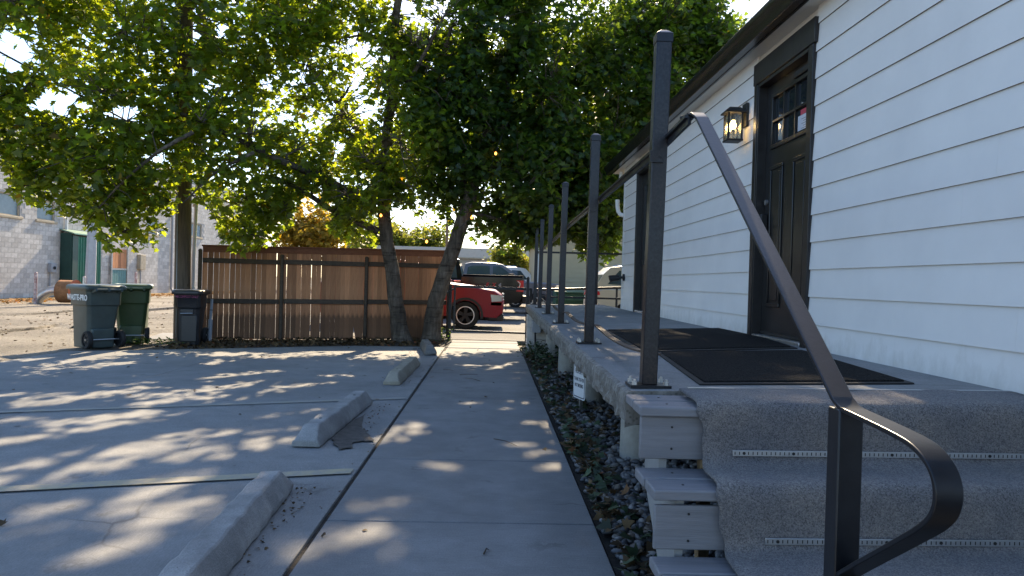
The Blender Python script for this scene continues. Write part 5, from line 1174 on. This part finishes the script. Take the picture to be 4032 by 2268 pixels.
# red crossover, nose to the right
def xred(t,W):
    archtrim(t,1.40,.345,W,clad); archtrim(t,-1.30,.345,W,clad)
    for sg_ in (-1,1):
        m=MB(); m.prism([(2.05,.70),(2.30,.72),(2.30,.86),(2.02,.88)],lambda p,a:(p[0],a,p[1]),sg_*(W/2-.14),sg_*(W/2+.004)); obj('headlight',m,lens,t,local=True)
        m=MB(); m.prism([(1.66,.985),(1.80,.955),(1.84,.985),(1.70,1.01)],lambda p,a:(p[0],a,p[1]),sg_*(W/2-.15),sg_*(W/2-.012)); obj('marker_lamp',m,amber,t,local=True)
        lb(t,'lamp_housing',clad,2.02,2.31,min(sg_*(W/2-.16),sg_*(W/2+.0)),max(sg_*(W/2-.16),sg_*(W/2+.0)),.60,.70)
        m=MB(); m.prism([(.78,1.10),(.95,1.12),(.93,1.24),(.80,1.24)],lambda p,a:(p[0],a,p[1]),sg_*(W/2+.02),sg_*(W/2+.2)); obj('mirror',m,col_red,t,local=True,bevel=.02)
        lb(t,'door_handle',chrome,-.1,.1,min(sg_*W/2,sg_*(W/2+.02)),max(sg_*W/2,sg_*(W/2+.02)),.95,.98,.004)
    for i in range(5): lb(t,'grille_bar',chrome,2.315,2.36,-.55,.55,.60+i*.07,.635+i*.07,.006)
    lb(t,'lower_bumper',clad,1.95,2.36,-W/2+.03,W/2-.03,.22,.40,.04); lb(t,'lower_lip',MT['galv'],2.30,2.375,-.6,.6,.27,.32)
col_red=paint('red_metallic',(.22,.005,.013),.3)
car('red_crossover',(-2.04,19.38,-.012),0,'red crossover with its front wheel showing beyond the gate','car',1.84,[1.40,-1.30],.345,
  [(2.20,.30),(2.33,.42),(2.35,.70),(2.28,.88),(2.12,.985),(1.7,1.06),(1.25,1.115),(.9,1.15),(-2.0,1.14),(-2.25,1.08),(-2.33,.75),(-2.28,.42),(-2.2,.32)],.32,col_red,
  [(1.0,1.13),(.55,1.40),(.15,1.62),(-.3,1.69),(-1.3,1.67),(-1.9,1.58),(-2.2,1.13)],
  [[(.75,1.17),(.12,1.55),(-.25,1.60),(-.25,1.17)],[(-.33,1.17),(-.33,1.60),(-1.15,1.58),(-1.15,1.17)],[(-1.25,1.17),(-1.25,1.56),(-1.75,1.48),(-1.95,1.22)]],((.98,1.15),(.2,1.60)),((-2.18,1.16),(-1.92,1.55)),xred,clad)
# black pickup, tail to the right
col_blk=paint('black_paint',(.010,.010,.012),.2,.15)
def truckextra(colr,stepside,letters):
    def f(t,W):
        # open load bed: dark floor sunk between the walls
        lb(t,'bed_floor',MT['dark_inside'],-2.78,-1.05,-W/2+.10,W/2-.10,1.31,1.385,0)
        for sg_ in (-1,1):
            m=MB(); m.prism([(-2.91,.90),(-2.68,.92),(-2.74,1.08),(-2.80,1.12),(-2.68,1.26),(-2.91,1.26)],lambda p,a:(p[0],a,p[1]),sg_*(W/2-.14),sg_*(W/2+.008)); tl=obj('tail_light',m,redl,t,local=True)
            m=MB(); m.beam((-2.72,sg_*(W/2+.010),1.235),(-2.80,sg_*(W/2+.010),1.17),.004,.022,(1,0,1)); m.beam((-2.80,sg_*(W/2+.010),1.17),(-2.76,sg_*(W/2+.010),.98),.004,.022,(1,0,0)); o=obj('lamp_strip',m,silver,tl,local=True)
            lb(t,'bed_rail_cap',clad,-2.9,-1.0,min(sg_*(W/2-.12),sg_*(W/2-.012)),max(sg_*(W/2-.12),sg_*(W/2-.012)),1.385,1.41)
            m=MB(); m.prism([(.75,1.32),(.98,1.32),(.98,1.52),(.75,1.52)],lambda p,a:(p[0],a,p[1]),sg_*(W/2+.03),sg_*(W/2+.24)); obj('mirror',m,clad,t,local=True,bevel=.02)
            m=MB(); m.prism([(2.55,.95),(2.88,.95),(2.88,1.12),(2.62,1.14)],lambda p,a:(p[0],a,p[1]),sg_*(W/2-.18),sg_*(W/2+.006)); obj('headlight',m,lens,t,local=True)
            for x in (.05,-.85): lb(t,'door_handle',chrome,x-.1,x+.1,min(sg_*W/2,sg_*(W/2+.02)),max(sg_*W/2,sg_*(W/2+.02)),1.18,1.22,.004)
        lb(t,'rear_bumper',chrome if stepside else clad,-3.06,-2.86,-W/2+.03,W/2-.03,.55,.78,.03); lb(t,'front_bumper',chrome,2.84,3.02,-W/2+.03,W/2-.03,.50,.76,.03)
        lb(t,'licence_plate',MT['trimwhite'],-3.075,-3.06,-.15,.15,.6,.74,0); lb(t,'mud_flap',MT['rubber'],-2.42,-2.40,-W/2+.05,-W/2+.3,.25,.6,0)
        for i in range(4): lb(t,'grille_bar',chrome,2.90,2.95,-.6,.6,.85+i*.08,.89+i*.08,.006)
        if letters:
            for sg_ in (1,):
                mr=M('decal_red',(.42,.03,.03),.4,var=.1); mg=M('decal_grey',(.32,.33,.35),.4,var=.1)
                for s_,x,mt_ in (('F',-1.78,mr),('X',-1.98,mr),('4',-2.16,mg)): textmesh(s_,.17,mt_,'decal_letter',t,frame((x,sg_*(W/2+.004),1.10),(-1,0,0),(0,0,1)),.001,.006,shear=.15)
                lb(t,'decal_rule',mg,-2.3,-1.68,W/2+.001,W/2+.004,1.00,1.012,0)
    return f
truck_top=lambda: [(2.86,.55),(2.92,.70),(2.92,1.08),(2.82,1.16),(2.3,1.21),(1.25,1.25),(1.2,1.26),(-.98,1.27),(-1.0,1.385),(-2.86,1.39),(-2.90,1.36),(-2.90,.75),(-2.84,.60)]
truck_cab=[(1.45,1.24),(.95,1.58),(.55,1.86),(.2,1.92),(-.65,1.92),(-.88,1.86),(-1.0,1.24)]
truck_win=[[(1.15,1.29),(.58,1.72),(.45,1.80),(.18,1.81),(.18,1.29)],[(.06,1.29),(.06,1.81),(-.62,1.80),(-.78,1.74),(-.84,1.29)]]
car('black_pickup',(-1.92,23.9,-.012),rad(180),'black pickup with red tail light and lettered bed side','pickup truck',2.0,[1.95,-1.72],.40,truck_top(),.48,col_blk,truck_cab,truck_win,((1.40,1.27),(.60,1.83)),((-.99,1.3),(-.87,1.83)),truckextra(col_blk,False,True),clad)
col_gry=paint('grey_metallic',(.16,.165,.19),.5)
car('grey_pickup',(-.15,29.2,-.012),0,'silver grey crew cab pickup parked behind the black pickup','pickup truck',2.0,[1.95,-1.72],.40,truck_top(),.48,col_gry,truck_cab,truck_win,((1.40,1.27),(.60,1.83)),((-.99,1.3),(-.87,1.83)),truckextra(col_gry,True,False))
suv_top=[(2.22,.34),(2.34,.45),(2.36,.75),(2.28,.95),(1.7,1.05),(1.15,1.10),(.9,1.12),(-2.1,1.12),(-2.30,1.05),(-2.38,.80),(-2.40,.52),(-2.3,.36)]
def suvx(colr):
    def f(t,W):
        for sg_ in (-1,1):
            m=MB(); m.prism([(-2.375,.90),(-2.16,.93),(-2.18,1.02),(-2.33,1.05)],lambda p,a:(p[0],a,p[1]),sg_*(W/2-.12),sg_*(W/2+.006)); obj('tail_light',m,redl,t,local=True)
            m=MB(); m.prism([(2.05,.82),(2.32,.80),(2.28,.93),(1.98,.97)],lambda p,a:(p[0],a,p[1]),sg_*(W/2-.12),sg_*(W/2+.006)); obj('headlight',m,lens,t,local=True)
            m=MB(); m.prism([(.85,1.14),(1.02,1.14),(1.0,1.28),(.87,1.28)],lambda p,a:(p[0],a,p[1]),sg_*(W/2+.0),sg_*(W/2+.18)); obj('mirror',m,colr,t,local=True,bevel=.02)
            m=MB(); m.tube([(-1.6,sg_*(W/2-.26),1.745),(-1.4,sg_*(W/2-.26),1.79),(.1,sg_*(W/2-.26),1.80),(.3,sg_*(W/2-.26),1.75)],.018,6); obj('roof_rail',m,chrome,t,local=True)
        lb(t,'rear_bumper',clad,-2.46,-2.3,-W/2+.04,W/2-.04,.36,.55,.03); lb(t,'licence_plate',MT['trimwhite'],-2.425,-2.405,-.15,.15,.78,.9,0); lb(t,'front_bumper',clad,2.2,2.4,-W/2+.04,W/2-.04,.32,.48,.03)
    return f
suv_cab=[(1.25,1.10),(.75,1.42),(.3,1.68),(-.1,1.745),(-1.3,1.75),(-1.85,1.68),(-2.05,1.5),(-2.3,1.10)]
suv_win=[[(1.0,1.16),(.3,1.60),(-.05,1.66),(-.05,1.16)],[(-.15,1.16),(-.15,1.66),(-1.05,1.66),(-1.05,1.16)],[(-1.22,1.20),(-1.22,1.62),(-1.62,1.60),(-1.95,1.22)]]
def suv(nm,loc,rz,label,colr): return car(nm,loc,rz,label,'car',1.86,[1.42,-1.42],.36,suv_top,.34,colr,suv_cab,suv_win,((1.22,1.13),(.35,1.65)),((-2.28,1.13),(-2.06,1.48)),suvx(colr))
suv('beige_suv',(5.1,20.9,-.012),0,'beige sport utility car half hidden by the far corner of the white house',paint('beige_paint',(.50,.46,.38),.2))
suv('white_suv',(5.75,26.4,-.012),0,'white car with its tail behind the beige car',paint('white_paint',(.75,.76,.78),.05))
suv('white_car',(-.35,36.0,-.014),rad(180),'white high roofed car far behind the grey pickup',paint('white_paint2',(.78,.79,.80),.05)).scale=(1.05,1.05,1.1)
suv('grey_car',(2.9,44,-.014),0,'dark grey car farthest back, near the tan building',paint('slate_paint',(.12,.14,.17),.4))
